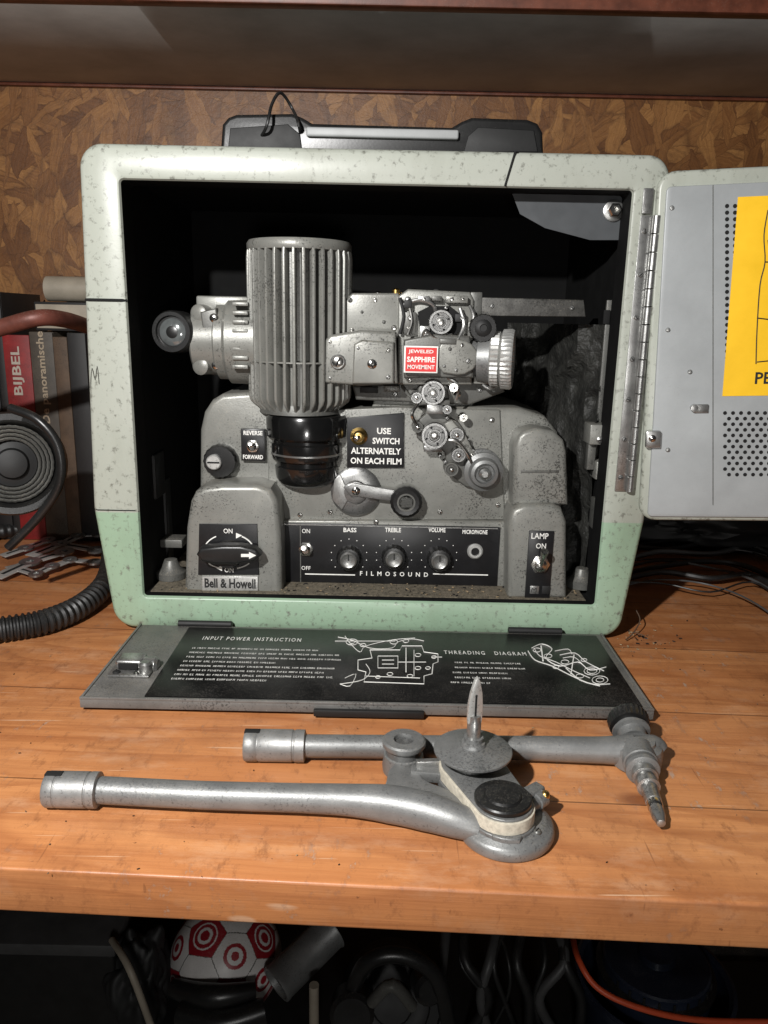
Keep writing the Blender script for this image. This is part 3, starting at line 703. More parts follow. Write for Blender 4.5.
# film head
b=B('film_gate_block',pj,'cast grey film gate block with many screws')
b.ppoly([(345,300),(352,293),(398,293),(402,300),(402,338),(345,338)],.045,.10,GREY,.002)
b.ppoly([(398,385),(398,296),(408,289),(470,292),(474,300),(472,385)],.040,.10,GREY,.002)
b.ppoly([(324,383),(325,340),(330,335),(360,330),(396,332),(398,384),(360,386)],.024,.075,GREY,.003)
b.ppoly([(352,384),(354,344),(362,340),(394,342),(394,384)],.020,.030,GREY,.002)
b.ppoly([(404,378),(404,340),(436,334),(470,336),(474,378)],.027,.05,GREYD,.002)
b.ppoly([(438,372),(438,345),(452,338),(470,342),(478,352),(476,368),(462,376)],.022,.028,GREY,.0015,smooth=1)
b.ppoly([(356,400),(352,386),(470,380),(500,380),(505,392),(470,405)],.055,.09,GREYD,.002)
for u,v,y,r in((338,362,.024,.0052),(372,364,.02,.0042),(388,350,.02,.002),(388,377,.02,.002),(408,300,.04,.003),(464,300,.04,.003),(350,300,.045,.0022),(394,328,.045,.0025),(410,380,.04,.002),(352,330,.045,.002),(375,300,.045,.002),(468,361,.022,.0022),(462,345,.022,.0018),(450,349,.022,.0016),(330,342,.024,.0015),(368,390,.055,.002),(395,394,.055,.0025),(480,390,.055,.0022),(458,394,.055,.003),(358,348,.02,.0014),(384,322,.045,.0016),(362,312,.045,.0014),(330,378,.024,.0014),(444,366,.022,.0014),(456,370,.022,.0016)):
    screw(b,aty(u,v,y),r,m=random.choice((CHROME,ALU,GREYD)))
b.lathe(aty(338,362,.024),FR,[(.0068,0),(.0065,.0015),(.0055,.0022),(.0055,.0005)],ALU,24)
for u,v,m,r in((396,288,BRASS,.0035),(404,291,CHROME,.003),(414,288,CHROME,.0035),(425,291,BRASS,.0035),(436,289,ALU,.003),(378,291,CHROME,.003),(452,291,ALU,.004)):
    p=aty(u,v+3,.05); b.lathe(p-Vector((0,0,.004)),(0,0,1),[(r,0),(r,.005),(r*.6,.0062),(0,.0065)],m,16)
b.tube([aty(404,305,.036),aty(418,300,.034),aty(432,304,.034),aty(436,312,.036)],.0018,ALU,8,5)
b.tube([aty(408,335,.03),aty(412,322,.032),aty(410,308,.034)],.0016,CHROME,8,5)
b.tube([aty(458,340,.028),aty(464,325,.032),aty(460,308,.034)],.0018,ALU,8,5)
b.tube([aty(422,338,.03),aty(426,330,.028),aty(436,338,.028),aty(452,334,.03)],.0012,CHROME,8,5)
b.tube([aty(400,298,.036),aty(404,316,.033),aty(400,334,.034)],.0016,BLACKM,8,5)
b.tube([aty(470,306,.036),aty(474,318,.03),aty(470,332,.03)],.0016,ALU,8,5)
b.tube([aty(478,378,.045),aty(488,388,.04),aty(500,384,.045)],.0018,ALU,8,5); b.tube([aty(402,386,.05),aty(412,398,.044),aty(428,402,.046)],.0014,GREYD,8,5)
b.ppoly([(418,312),(430,306),(450,306),(460,314),(462,330),(452,337),(430,336),(420,330)],.036,.041,HOLE,.0005)
b.pbox(446,296,468,303,.032,.041,GREY,.0006); b.pbox(404,312,416,334,.033,.041,GREYD,.0006); b.pbox(418,296,430,302,.033,.041,ALU,.0006); b.pbox(455,314,466,322,.033,.041,BLACKM,.0006); b.pbox(420,326,430,338,.033,.041,ALU,.0006)
b.pbox(432,296,442,301,.031,.041,GREYD,.0006); b.pbox(404,300,412,308,.032,.041,BLACKM,.0005); b.pbox(440,339,456,344,.020,.028,GREYD,.0006); b.pbox(468,322,476,338,.030,.042,GREYD,.0006)
b.pbox(474,376,492,384,.038,.06,GREY,.0006); b.pbox(360,387,378,393,.05,.06,BLACKM,.0005); b.pbox(384,386,400,392,.048,.06,GREY,.0006)
for u,v,r in((410,318,.0022),(424,299,.0016),(452,299,.002),(462,318,.002),(426,332,.0018),(446,308,.0016),(434,340,.002),(408,328,.0015),(463,299,.0014),(472,330,.0016)): screw(b,aty(u,v,.0328 if u<468 else .03),r,m=random.choice((CHROME,ALU)))
b.done()
b=B('jewel_label',pj,'small red label with white lettering')
b.pbox(404,346,438,373,.0185,.0225,WHITE,.0004); b.pbox(405.5,347.5,436.5,371.5,.0181,.0186,RED,0)
b.ptext('JEWELED',421,352,.0179,WHITE,25,4.4,.015); b.ptext('SAPPHIRE',421,359.5,.0179,WHITE,28,5.4,.03); b.ptext('MOVEMENT',421,367,.0179,WHITE,27,4.2,.015); b.done()
def roller(name,u,v,y,rp,L,m1=ALU,m2=CHROME,lab=None,teeth=0):
    b=B(name,pj,lab); p=aty(u,v,y); k=mpp(p); r=rp*k
    b.lathe(p,FR,[(r,0),(r,L*.2),(r*.72,L*.28),(r*.72,L*.72),(r,L*.80),(r,L*.94),(r*.95,L),(r*.78,L),(r*.74,L*.94),(r*.52,L*.94),(r*.48,L),(r*.42,L),(r*.38,L*.9),(0,L*.9)],m1,36,teeth)
    b.lathe(p+Vector((0,-L*.9,0)),FR,[(r*.30,0),(r*.26,.0035),(0,.004)],m2,18)
    if rp>9:
        for a in range(4):
            q=p+Vector((r*.64*math.cos(a*1.57+.4),-L*.94,r*.64*math.sin(a*1.57+.4))); b.lathe(q,FR,[(r*.10,-.001),(r*.09,.0004),(0,.0006)],HOLE,10)
        for a in range(12):
            q=p+Vector((r*1.0*math.cos(a*.5236),-L*.25,r*1.0*math.sin(a*.5236))); b.lathe(q,(math.cos(a*.5236),0,math.sin(a*.5236)),[(.0006,-.0005),(.0003,.0010),(0,.0012)],m1,6)
    return b.done()
RM=pm('dull_roller_metal',(.28,.28,.275),.34,.85,.25,90,dust=.35,bump=.25,speck=.6)
roller('sprocket',440,322,.04,12,.014,RM); roller('sprocket',432,391,.05,12,.020,RM); roller('sprocket',433,432,.052,13,.026,RM)
roller('guide_roller',455,432,.052,7,.02,RM); roller('guide_roller',457,452,.052,7,.018,RM); roller('guide_roller',417,425,.052,5.5,.016,GREYD); roller('guide_roller',450,466,.052,7,.018,GREYD); roller('guide_roller',416,396,.05,5.5,.018,RM); roller('guide_roller',470,452,.052,5.5,.016,RM); roller('guide_roller',452,386,.045,4.5,.018,CHROME); roller('guide_roller',446,408,.045,4.5,.014,RM); roller('guide_roller',462,416,.05,4,.014,CHROME)
b=B('sound_drum',pj,'large grey film drum roller'); p=aty(481,468,.052); k=mpp(p)
b.lathe(p,FR,[(20*k,0),(20*k,.006),(17*k,.008),(16*k,.014),(19*k,.016),(19*k,.020),(15*k,.022),(13*k,.028),(10*k,.029),(9*k,.024),(0,.024)],CAST,40)
b.lathe(p+Vector((0,-.0235,0)),FR,[(6*k,0),(5.5*k,.006),(3*k,.008),(0,.008)],ALU,20); b.done()
b=B('roller_bracket',pj,'dark bracket linking the rollers')
b.ppoly([(416,392),(424,378),(446,380),(450,400),(446,416),(462,424),(470,450),(496,462),(498,484),(470,490),(448,474),(444,448),(418,442),(414,424),(428,412)],.045,.06,GREYD,.0015,smooth=1)
b.pbox(427,405,443,414,.032,.046,ALU,.0006); b.pbox(420,400,450,405,.034,.046,GREYD,.0006); b.pbox(424,446,442,452,.036,.046,RM,.0006)
b.ppoly([(444,424),(452,420),(466,436),(476,456),(468,460),(456,444)],.036,.04,GREY,.0008)
b.tube([aty(446,440,.032),aty(458,442,.03),aty(468,455,.032),aty(474,468,.03)],.0016,CHROME,8,5)
b.tube([aty(418,404,.034),aty(412,414,.03),aty(416,424,.032)],.0015,CHROME,8,5)
b.tube([aty(448,378,.034),aty(458,386,.032),aty(456,400,.034)],.0015,ALU,8,5)
for u,v in((447,418),(468,440),(445,462),(492,480),(440,456),(424,382),(456,430),(466,452)): screw(b,aty(u,v,.0445 if v not in(430,452) else .0355),.002,m=random.choice((CHROME,ALU)))
b.done()
knob('black_knob',482,328,.034,14,.010,BLACK,BLACKM,.04)
b=B('projection_lens',pj,'silver knurled projection lens')
p=aty(463,358,.045); k=mpp(p); xe=aty(512,358,.045).x; L=xe-p.x; q=Vector((p.x,.045,p.z))
b.lathe(q,(1,-.22,0),[(18*k,0),(18*k,L*.3),(23*k,L*.32),(24*k,L*.56)],CAST,56)
b.lathe(q,(1,-.22,0),[(25*k,L*.56),(27*k,L*.59),(27*k,L*.74),(25*k,L*.76)],PALE,72,.05)
b.lathe(q,(1,-.22,0),[(25*k,L*.76),(29*k,L*.80),(29.5*k,L*.97),(28*k,L*1.02),(23*k,L*1.0),(20*k,L*.9),(0,L*.9)],PALE,84,.03)
b.done()
b=B('reel_arm_mount',pj,'straight dark grey metal bar')
b.ppoly([(474,316),(474,297),(584,300),(586,317)],.045,.062,RUST,.001)
b.pbox(470,292,482,322,.044,.085,GREYD,.001); screw(b,aty(492,306,.045),.002,m=ALU); screw(b,aty(572,308,.045),.002,m=ALU); b.done()
b=B('loop_lever',pj,'silver disc with lever arm'); p=aty(356,491,.052); k=mpp(p)
b.lathe(p,FR,[(25*k,0),(25*k,.003),(22*k,.005),(12*k,.0055),(11*k,.008),(6*k,.009),(0,.009)],RM,44)
b.ppoly([(343,487),(352,483),(400,491),(412,492),(412,502),(398,502),(350,496)],.041,.045,RM,.0008)
b.ppoly([(332,500),(334,480),(340,474),(346,486),(348,500),(342,510)],.045,.05,ALU,.0006)
screw(b,aty(356,491,.0412),.004); screw(b,aty(340,480,.047),.002); b.done()
b=B('lever_knob',pj,'black knob with ring face'); p=aty(406,500,.046); k=mpp(p)
b.lathe(p,FR,[(15*k,0),(16*k,.004),(16*k,.009),(13*k,.0115),(8*k,.011),(7*k,.009),(0,.0095)],BLACK,36,.03); b.lathe(p+Vector((0,-.0114,0)),FR,[(9.5*k,-.001),(9*k,.0004),(7.5*k,.0004),(7*k,-.001)],GREYD,30); b.done()
# dust & debris
random.seed(9)
b=B('debris'); b.kind='stuff'
def bit(x,y,z,s,m):
    M=Matrix.Translation((x,y,z+s*.25))@Matrix.Rotation(random.random()*6,4,'Z')@Matrix.Rotation(random.uniform(-.4,.4),4,'X')
    b.box(-s*random.uniform(.4,1.2),s*random.uniform(.4,1.2),-s*.35,s*.35,-s*.2,s*.2,m,0,M=M)
CH=pm('wood_chip',(.30,.22,.13),.9,0,.5,400,bump=0)
for i in range(330): bit(random.uniform(X0+.035,X1-.035),random.uniform(.013,.05),Z0+.0328,random.choice((.0006,.001,.0016)),random.choice((CH,DEB,BLACKM)))
for i in range(320):
    x=random.uniform(-.42,.42);y=random.uniform(-.32,-.0)
    if y<-.155 or abs(x)>.25: bit(x,y,.0004,random.choice((.0003,.0004,.0007)),random.choice((CH,BLACKM,DEB,BLACKM)))
for i in range(60): 
    p=atz(random.gauss(640,18),random.gauss(636,10),0); bit(p.x,p.y,.0006,random.choice((.0008,.0015)),random.choice((CH,BLACKM)))
b.done()
# ================= ARMS
ALUC=pm('scuffed_collar_metal',(.27,.27,.265),.46,.55,.2,90,dust=.3,bump=.2,speck=.5)
def shank(b,p0,p1,p2,rc,rt):
    d=(Vector(p1)-Vector(p0)); L=d.length; d=d.normalized()
    b.lathe(p0,d,[(rc*.55,.003),(rc*.62,0),(rc*.93,0),(rc,.0012),(rc,L*.20),(rc*.97,L*.21),(rc*.97,L*.23),(rc,L*.24),(rc,L*.78),(rc*.96,L*.79),(rc*.96,L*.82),(rc,L*.83),(rc,L-.0008),(rt,L)],ALUC,36)
    c=Vector(p0)+d*.003; ang=math.atan2(d.y,d.x)
    b.box(-.003,.007,-.0022,.0022,-.002,rc*.55,HOLE,.0004,M=Matrix.Translation(c+Vector((0,0,rc*.5)))@Matrix.Rotation(ang,4,'Z'))
a1=thing('reel_arm','cast grey reel arm with belt pulley and upright spindle','reel arm',atz(300,800,0))
b=B('arm_tube',a1)
zc=.0105
p0=atz(47,789,zc);p1=atz(100,790,zc)
shank(b,p0,p1,None,.0104,.0084)
b.tube([p1,atz(200,795,zc),atz(300,798,zc),atz(350,800,zc),atz(390,804,.0108),atz(425,811,.0108),atz(455,820,.0098),atz(480,828,.0080)],[.0078,.0079,.0082,.0090,.0106,.0108,.0096,.0078],CAST,28,7)
b.flat([atz(u,v,.0145) for u,v in((372,794),(386,784),(388,768),(400,760),(416,766),(424,780),(448,788),(468,804),(474,820),(452,812),(424,802),(394,798))],.003,.0145,CAST,.0045,2,4)
b.done()
A=atz(473,747,.032); Bp=atz(504,800,.023); C=atz(505,832,0)
b=B('pulley_casting',a1,'rounded flat cast metal gear housing')
def stadium(b,a,c,ra,rc,z0,z1,m,bev=.002,seg=3):
    a=Vector((a.x,a.y));c=Vector((c.x,c.y)); d=(c-a).normalized(); an=math.atan2(d.y,d.x); pts=[]
    for i in range(17): t=an+math.pi/2+math.pi*i/16; pts.append((a.x+ra*math.cos(t),a.y+ra*math.sin(t)))
    for i in range(17): t=an-math.pi/2+math.pi*i/16; pts.append((c.x+rc*math.cos(t),c.y+rc*math.sin(t)))
    b.flat(pts,z0,z1,m,bev,0,seg)
Cg=Vector((C.x,C.y,0))
b.lathe(Cg,(0,0,1),[(.024,0),(.0265,.0008),(.0274,.003),(.0270,.0065),(.0255,.0082),(.0240,.0088),(.0230,.0100),(.0215,.0106),(.010,.0112),(0,.0113)],CAST,64)
stadium(b,A,C,.017,.020,.002,.0100,CAST,.0015)
stadium(b,A,Bp,.0208,.0184,.008,.0125,CAST,.0008)
b.flat([(Cg.x+x,Cg.y+y) for x,y in((-.012,-.020),(-.004,-.0235),(.006,-.023),(.004,-.012),(-.010,-.010))],.010,.0128,CAST,.0008,1)
M=Matrix.Translation(Cg+Vector((.013,.010,.012)))@Matrix.Rotation(rad(38),4,'Z')
b.box(-.012,.012,-.0040,.0040,-.004,.0085,CAST,.0016,3,M=M)
b.lathe(Cg+Vector((.008,.000,.013)),(.75,.6,.1),[(.0050,0),(.0050,.005),(.004,.006),(.004,.013),(.005,.0135),(.005,.019),(0,.0195)],CAST,24)
b.lathe(Cg+Vector((.002,-.012,.0118)),(0,-.1,1),[(.004,0),(.0035,.001),(0,.0014)],ALU,20)
for dx,dy in((-.015,-.012),(.015,-.014)): screw(b,Cg+Vector((dx,dy,.0108)),.0022,(0,0,1),GREYD)
b.done()
b=B('drive_belt',a1,'cream canvas belt round the pulleys'); stadium(b,A,Bp,.0200,.0174,.0130,.0202,CREAM,.0004); b.done()
b=B('belt_cover',a1,'grey metal plate inside the belt loop'); stadium(b,A,Bp,.0189,.0163,.0203,.0216,CAST,.0006); b.done()
b=B('black_pulley',a1,'black topped pulley')
b.lathe((Bp.x-.0005,Bp.y+.001,.0217),(0,0,1),[(.0150,0),(.0160,.0008),(.0160,.0026),(.0152,.0034),(.0105,.0034),(.0098,.0046),(.005,.005),(0,.005)],BLACK,44)
b.done()
b=B('spindle',a1,'upright flat bladed reel spindle on a round flange')
b.lathe((A.x,A.y,.0217),(0,0,1),[(.014,0),(.014,.006),(.0230,.0072),(.0236,.0078),(.0236,.0090),(.0228,.0096),(.012,.0102),(.0078,.012),(.0070,.014),(.0058,.0145),(.0058,.0175),(0,.0175)],CAST,56)
top=.039
b.lathe((A.x,A.y,top),(0,0,1),[(.0042,0),(.0042,.009),(.0034,.0105),(.0034,.014),(0,.0145)],ALU,20)
b.prism([(-.0040,.008),(.0040,.008),(.0045,.012),(.0044,.022),(.0038,.029),(.0020,.0370),(.0006,.0392),(-.0010,.0375),(-.0034,.029),(-.0044,.022),(-.0045,.012)],-.0012,.0012,PALE,.0005,2,M=Matrix.Translation((A.x,A.y,top))@Matrix.Rotation(rad(12),4,'Z'))
b.box(-.0006,.0006,-.0014,-.0011,.014,.028,HOLE,0,M=Matrix.Translation((A.x,A.y,top))@Matrix.Rotation(rad(12),4,'Z'))
b.done()
b=B('pivot_bracket',a1,'cast pivot hub and link')
p=atz(403,774,.0); b.lathe(Vector((p.x,p.y,.003)),(0,0,1),[(.0130,0),(.0135,.004),(.0125,.0115),(.0112,.012),(.0108,.017),(.0130,.0175),(.0137,.0185),(.0137,.0210),(.0125,.022),(.0065,.022),(.006,.019),(0,.019)],CAST,36)
b.box(-.013,.013,-.0045,.0045,-.0035,.0035,CAST,.0012,M=Matrix.Translation(atz(432,774,.013))@Matrix.Rotation(-.12,4,'Z'))
b.box(-.010,.010,-.002,.002,-.003,.003,ALU,.0006,M=Matrix.Translation(atz(432,764,.017))@Matrix.Rotation(.1,4,'Z'))
screw(b,atz(450,774,.019),.003,(0,0,1),BRASS)
b.done()
b=B('small_lug',a1,'small brass tipped lug'); p=atz(543,798,.015); b.lathe(p,(.3,-.4,1),[(.0030,-.006),(.0030,.003),(.002,.005),(0,.006)],BRASS,16); b.done()
a2=thing('reel_arm','slim grey reel arm with knurled knob and side spindle','reel arm',atz(430,748,0))
b=B('arm_tube',a2)
zc=.0098
p0=atz(245,745,zc);p1=atz(306,746,zc); shank(b,p0,p1,None,.0104,.0078)
b.tube([p1,atz(430,747,zc),atz(520,748,zc),atz(600,750,.0102),atz(632,750,.0105)],[.0074,.0075,.0078,.0086,.0105],CAST,24,6)
b.done()
q0=atz(624,722,.016);q1=atz(640,762,.011);q2=atz(660,820,.0065)
b=B('pivot_joint',a2,'rounded cast joint')
jc=atz(637,752,.010)
b.lathe(Vector((jc.x,jc.y,.0005)),(0,0,1),[(.013,0),(.0158,.002),(.0162,.011),(.0150,.0145),(.0110,.0165),(.0105,.0185),(0,.0190)],CAST,40)
ax=(q2-q1).normalized(); b.lathe(q1-ax*.012,ax,[(.0105,0),(.0108,.014),(.0098,.0145),(.0098,.018),(.0108,.0185),(.0105,.021),(.0080,.022)],CAST,32)
b.tube([jc,atz(654,748,.011),atz(663,753,.009)],[.011,.0085,.005],CAST,16,4)
b.done()
b=B('knurled_knob',a2,'dark knurled locking knob')
kax=Vector((q0.x-q1.x,q0.y-q1.y,.014)).normalized()
b.lathe(jc+kax*.010,kax,[(.009,0),(.0095,.006),(.0125,.0065),(.0125,.008),(.0100,.009),(.0100,.011)],CAST,40); b.lathe(jc+kax*.010,kax,[(.0100,.011),(.0135,.0115),(.0140,.018),(.0125,.021),(0,.0215)],BLACK,60,.035); b.done()
b=B('spindle',a2,'tapered silver spindle')
b.lathe(q1+ax*.010,ax,[(.0075,0),(.0078,.006),(.0060,.0065),(.0060,.010),(.0070,.0105),(.0070,.015),(.0052,.0155),(.0048,.028),(.0040,.0285),(.0040,.040),(.0033,.042),(.0025,.046),(0,.047)],ALU,24,.0)
b.lathe(q1+ax*.036,ax,[(.0042,0),(.0045,.002),(.0045,.007),(.003,.009),(0,.012)],CHROME,16); b.done()

# ================= LEFT CLUTTER
def book(name,u0,v0,u1,v1,y,m,txt=None,tm=None,lab='',depth=.11,tw=.6,to=0,hh=.42):
    b=B(name,None,lab,'book',group='old books standing beside the case'); um=(u0+u1)/2;vm=(v0+v1)/2
    x0=aty(u0,vm,y).x;x1=aty(u1,vm,y).x; z0=.0005;z1=aty(um,v0,y).z
    b.box(x0+.0008,x1-.0008,y+.002,y+depth-.002,z0+.002,z1-.003,OFFW,.0003)
    b.box(x0,x0+.0015,y+.003,y+depth,z0,z1,m,.0004); b.box(x1-.0015,x1,y+.003,y+depth,z0,z1,m,.0004)
    b.box(x0,x1,y,y+.003,z0,z1,m,.0012)
    if txt:
        R=Matrix.Rotation(rad(90),4,'X')@Matrix.Rotation(rad(90),4,'Z')
        b.text(txt,Vector(((x0+x1)/2,y-.0004,aty(um,to,y).z)),tm,w=tw,h=(x1-x0)*hh,rot=R,bold=.02)
    return b.done()
DR=pm('red_cloth',(.18,.008,.008),.6,0,.3,60,dust=.2,speck=.5); DK=pm('black_cloth',(.010,.009,.009),.6,0,.2,60,dust=.2,dustc=(.1,.09,.07)); GC=pm('grey_brown_cover',(.055,.044,.033),.6,0,.3,60,dust=.3,dustc=(.15,.13,.1),speck=.5); BC=pm('brown_board_cover',(.075,.045,.026),.7,0,.3,60,dust=.3,dustc=(.15,.13,.1),speck=.5)
TP=pm('tan_print',(.30,.24,.17),.6,0,.1,100)
yb=.285
book('book',-40,300,-16,480,yb,GC,lab='grey brown hardback book with plain spine')
book('book',-16,294,-1,480,yb,DK,lab='tall black book with plain spine')
book('book',0,292,8,480,yb,DK,lab='thin black book beside the red one')
book('book',8,335,35,480,yb,DR,'BIJBEL',DIMW,'red cloth book with white vertical lettering',tw=.058,to=371,hh=.42)
book('book',35,332,58,480,yb,GC,'De panoramische',TP,'grey brown book with pale vertical lettering',tw=.110,to=378,hh=.42)
book('book',58,337,72,480,yb,BC,lab='brown board covered book with plain spine')
book('book',72,333,90,480,yb,DK,lab='black book standing next to the case')
zr1=aty(60,332,yb).z; pr=aty(62,289,.33); rr_=.0150
b=B('book',None,'dark book lying flat on top of the others','book',group='old books standing beside the case')
xa=aty(38,320,.3).x; b.box(xa,xa+.12,.292,.385,zr1+.001,pr.z-rr_-.001,DK,.001); b.box(xa+.002,xa+.119,.2915,.30,zr1+.004,pr.z-rr_-.004,OFFW,.0003); b.done()
b=B('paper_roll',None,'beige rolled paper lying on top of the books','paper roll'); xr0=aty(48,288,.33).x; b.lathe(Vector((xr0,.33,pr.z)),(1,0,0),[(.010,.001),(rr_,0),(rr_,.14),(0,.14)],OFFW,28); b.done()
b=B('brown_pipe',None,'rusty brown bent pipe resting beside the case','pipe')
b.tube([aty(-120,352,.06),aty(-60,345,.06),aty(0,328,.06),aty(38,318,.06),aty(66,320,.09),aty(92,328,.16)],.0075,COPPER,18,6); b.done()
b=B('flywheel',None,'black round flywheel with grey ribbed disc leaning on books','flywheel')
p=aty(12,464,.06); k=mpp(p); ax=Vector((.45,-1,.15))
b.lathe(p,ax,[(44*k,-.012),(50*k,-.010),(52*k,-.002),(50*k,.003),(44*k,.003),(41*k,-.002),(39*k,-.012)],BLACK,64)
for j in range(4): b.lathe(p,ax,[((39-4*j)*k,-.014),((39-4*j)*k,-.003),((37.5-4*j)*k,-.0015),((36-4*j)*k,-.003),((36-4*j)*k,-.014)],GREYD,72,.012)
b.lathe(p,ax,[(24*k,-.014),(23*k,-.008),(16*k,-.006),(14*k,.000),(6*k,.002),(0,.002)],BLACKM,40)
b.tube([aty(10,408,.04),aty(38,420,.035),aty(58,446,.035),aty(60,482,.035),aty(40,515,.035),aty(8,548,.03)],.0042,BLACK,14,6)
b.done()
b=B('corrugated_hose',None,'black corrugated hose curling on the workbench','hose')
hp=[atz(-120,640,.012),atz(-40,634,.012),atz(10,628,.012),atz(50,620,.012),atz(84,604,.012),atz(106,582,.013),atz(112,555,.014),atz(112,530,.016)]
b.tube(hp,.0115,RUBBER,18,26,.17); b.done()
b=B('corrugated_hose',None,'black corrugated hose lying behind the metal scraps','hose')
b.tube([atz(-80,540,.012),atz(-10,533,.012),atz(40,526,.012),atz(85,524,.012),atz(120,526,.012)],.009,RUBBER,16,30,.15); b.done()
random.seed(5)
def strip(pts,w,lab,hole=True):
    b=B('metal_strip',None,lab+' lying on the workbench','metal scrap',group='metal scraps beside the hose')
    for (a,c) in zip(pts,pts[1:]):
        A_=atz(a[0],a[1],.006);C_=atz(c[0],c[1],.009); d=C_-A_; an=math.atan2(d.y,d.x); pitch=math.asin(max(-1,min(1,d.z/d.length)))
        M=Matrix.Translation((A_+C_)/2)@Matrix.Rotation(an,4,'Z')@Matrix.Rotation(-pitch,4,'Y')
        b.box(-d.length/2,d.length/2,-w,w,-.0007,.0007,PALE,.0003,M=M)
        b.lathe(C_,(0,-.1,1),[(w*1.3,-.001),(w*1.3,.0012),(w*.5,.0012),(w*.5,-.001)],RM,18)
        if hole: b.box(-d.length*.3,d.length*.3,-w*.25,w*.25,.0008,.0010,HOLE,0,M=M)
    b.done()
strip([(-5,578),(30,562),(64,552)],.009,'perforated grey steel bracket strip')
strip([(30,556),(60,544),(96,550)],.008,'thin grey steel bracket strip')
strip([(2,556),(26,548),(48,540)],.007,'bent aluminium scrap strip')
strip([(58,546),(78,536),(98,534)],.007,'short steel hook strip')
strip([(40,572),(70,560),(94,562)],.006,'narrow steel strip',False)
strip([(10,566),(36,574),(52,566)],.006,'small curved steel strip')
# right side
random.seed(12)
GCB=pm('grey_cable_sheath',(.06,.06,.06),.5)
for i in range(13):
    b=B('cable',None,'thin black cable trailing on the workbench behind the door','cable',group='tangled black cables')
    v=520+i*6; b.tube([atz(612+random.uniform(-5,15),v+random.uniform(-6,6),.006),atz(660,v-6+random.uniform(-14,14),.012),atz(710,v+random.uniform(-18,14),.010),atz(760,v+8+random.uniform(-18,20),.010),atz(840,v+30+i*4,.006)],random.choice((.001,.0015,.002,.0034)),RUBBER if i%3 else GCB,8,6); b.done()
b=B('added_dark_bundle',None,'crumpled black cloth bundle added to darken the area behind the open door','cloth')  # made-up dark lump filling the area where the door's shadow falls
t=bmesh.new(); bmesh.ops.create_icosphere(t,subdivisions=5,radius=1)
for v in t.verts:
    n_=mn.noise(v.co*2.3)*.35+mn.noise(v.co*6)*.12; v.co*=1+n_; v.co.x*=.20; v.co.y*=.055; v.co.z*=.045
    v.co+=Vector((.50,.33,.035)); v.co.z=max(v.co.z,.0008)
b.add(t,BLACKM); b.done()
b=B('twig',None,'small dry twig lying beside the case','twig'); b.tube([atz(626,640,.002),atz(634,632,.006),atz(640,620,.012),atz(636,610,.018)],.0006,BC,6,4); b.tube([atz(634,632,.006),atz(645,636,.004)],.0005,BC,6,1); b.done()
# ================= BELOW
def ball():
    m=B('football',None,'small white and dark red football under the workbench','ball')
    c=aty(226,958,.05); k=mpp(c); r=55*k
    t=bmesh.new(); bmesh.ops.create_icosphere(t,subdivisions=7,radius=r)
    ph=(1+5**.5)/2; dirs=[]
    for a in(-1,1):
        for d in(-ph,ph): dirs+= [Vector((0,a,d)),Vector((a,d,0)),Vector((d,0,a))]
    Rm=Matrix.Rotation(.95,3,'X')@Matrix.Rotation(.5,3,'Z')
    dirs=[(Rm@x).normalized() for x in dirs]
    hexs=[]
    for i in range(12):
        for j in range(i+1,12):
            for l in range(j+1,12):
                if dirs[i].angle(dirs[j])<1.2 and dirs[j].angle(dirs[l])<1.2 and dirs[i].angle(dirs[l])<1.2: hexs.append((dirs[i]+dirs[j]+dirs[l]).normalized())
    RB=pm('ball_red',(.30,.010,.02),.4,0,.15,40,dust=.2); WB=pm('ball_white',(.68,.66,.64),.4,0,.1,40,dust=.4)
    m.mats=[WB,RB,GREYD]
    for f in t.faces:
        d=f.calc_center_median().normalized(); f.smooth=True
        an=sorted([(math.degrees(d.angle(x)),i) for i,x in enumerate(dirs)]); hx=sorted([(math.degrees(d.angle(x)),i) for i,x in enumerate(hexs)])
        mi=0; df=an[0][0]-hx[0][0]+1.2
        if df<0:
            a=an[0][0]; mi=1
            if 5<a<8 or 11.5<a<13: mi=0
        else:
            a=hx[0][0]
            if hx[0][1]%2==0: mi=1 if 8<a<11.5 or a<4 else 0
        if mi==0 and df>=0 and (df<.9 or hx[1][0]-hx[0][0]<.9): mi=2
        f.material_index=mi
    t.transform(Matrix.Translation(c)); me=bpy.data.meshes.new('t'); t.to_mesh(me); t.free(); m.bm.from_mesh(me); bpy.data.meshes.remove(me)
    m.done(); return c,r
bc,br=ball()
zf=bc.z-br
b=B('storage_crate',None,'dark crate the football rests on under the workbench','crate'); b.box(bc.x-.12,bc.x+.40,-.02,.2,-.53,zf,BLACKM,.006); b.done()
b=B('black_box',None,'black cardboard box stored under the workbench','box')
p0=aty(-20,950,.0);p1=aty(118,1010,.0); b.box(p0.x-.1,p1.x,.0,.25,-.53,p0.z-.0025,BLACK,.004,3); b.box(p0.x-.1,p1.x+.003,-.004,.25,p0.z-.002,p0.z+.012,GCB,.002); b.done()
b=B('black_bag',None,'crumpled black bag with cream trim under the workbench','bag')
t=bmesh.new(); bmesh.ops.create_icosphere(t,subdivisions=6,radius=1); cb=aty(140,985,.02)
for v in t.verts:
    n_=mn.noise(v.co*1.8)*.35+abs(mn.noise(v.co*3.2))*.18; v.co*=1+n_; v.co.x*=.034; v.co.y*=.03; v.co.z*=.065; v.co+=cb
b.add(t,BLACKM)
b.tube([aty(112,940,-.0),aty(126,962,-.03),aty(138,990,-.04),aty(156,1040,-.04)],.0035,OFFW,10,5); b.tube([aty(175,988,.0),aty(212,996,-.02),aty(255,990,-.01)],[.010,.012,.008],BLACK,14,5); b.tube([aty(180,1012,-.02),aty(220,1022,-.03),aty(265,1010,-.02)],[.012,.014,.012],BLACK,14,5); b.done()
b=B('metal_can',None,'grey steel cylinder tilted beside the football','can')
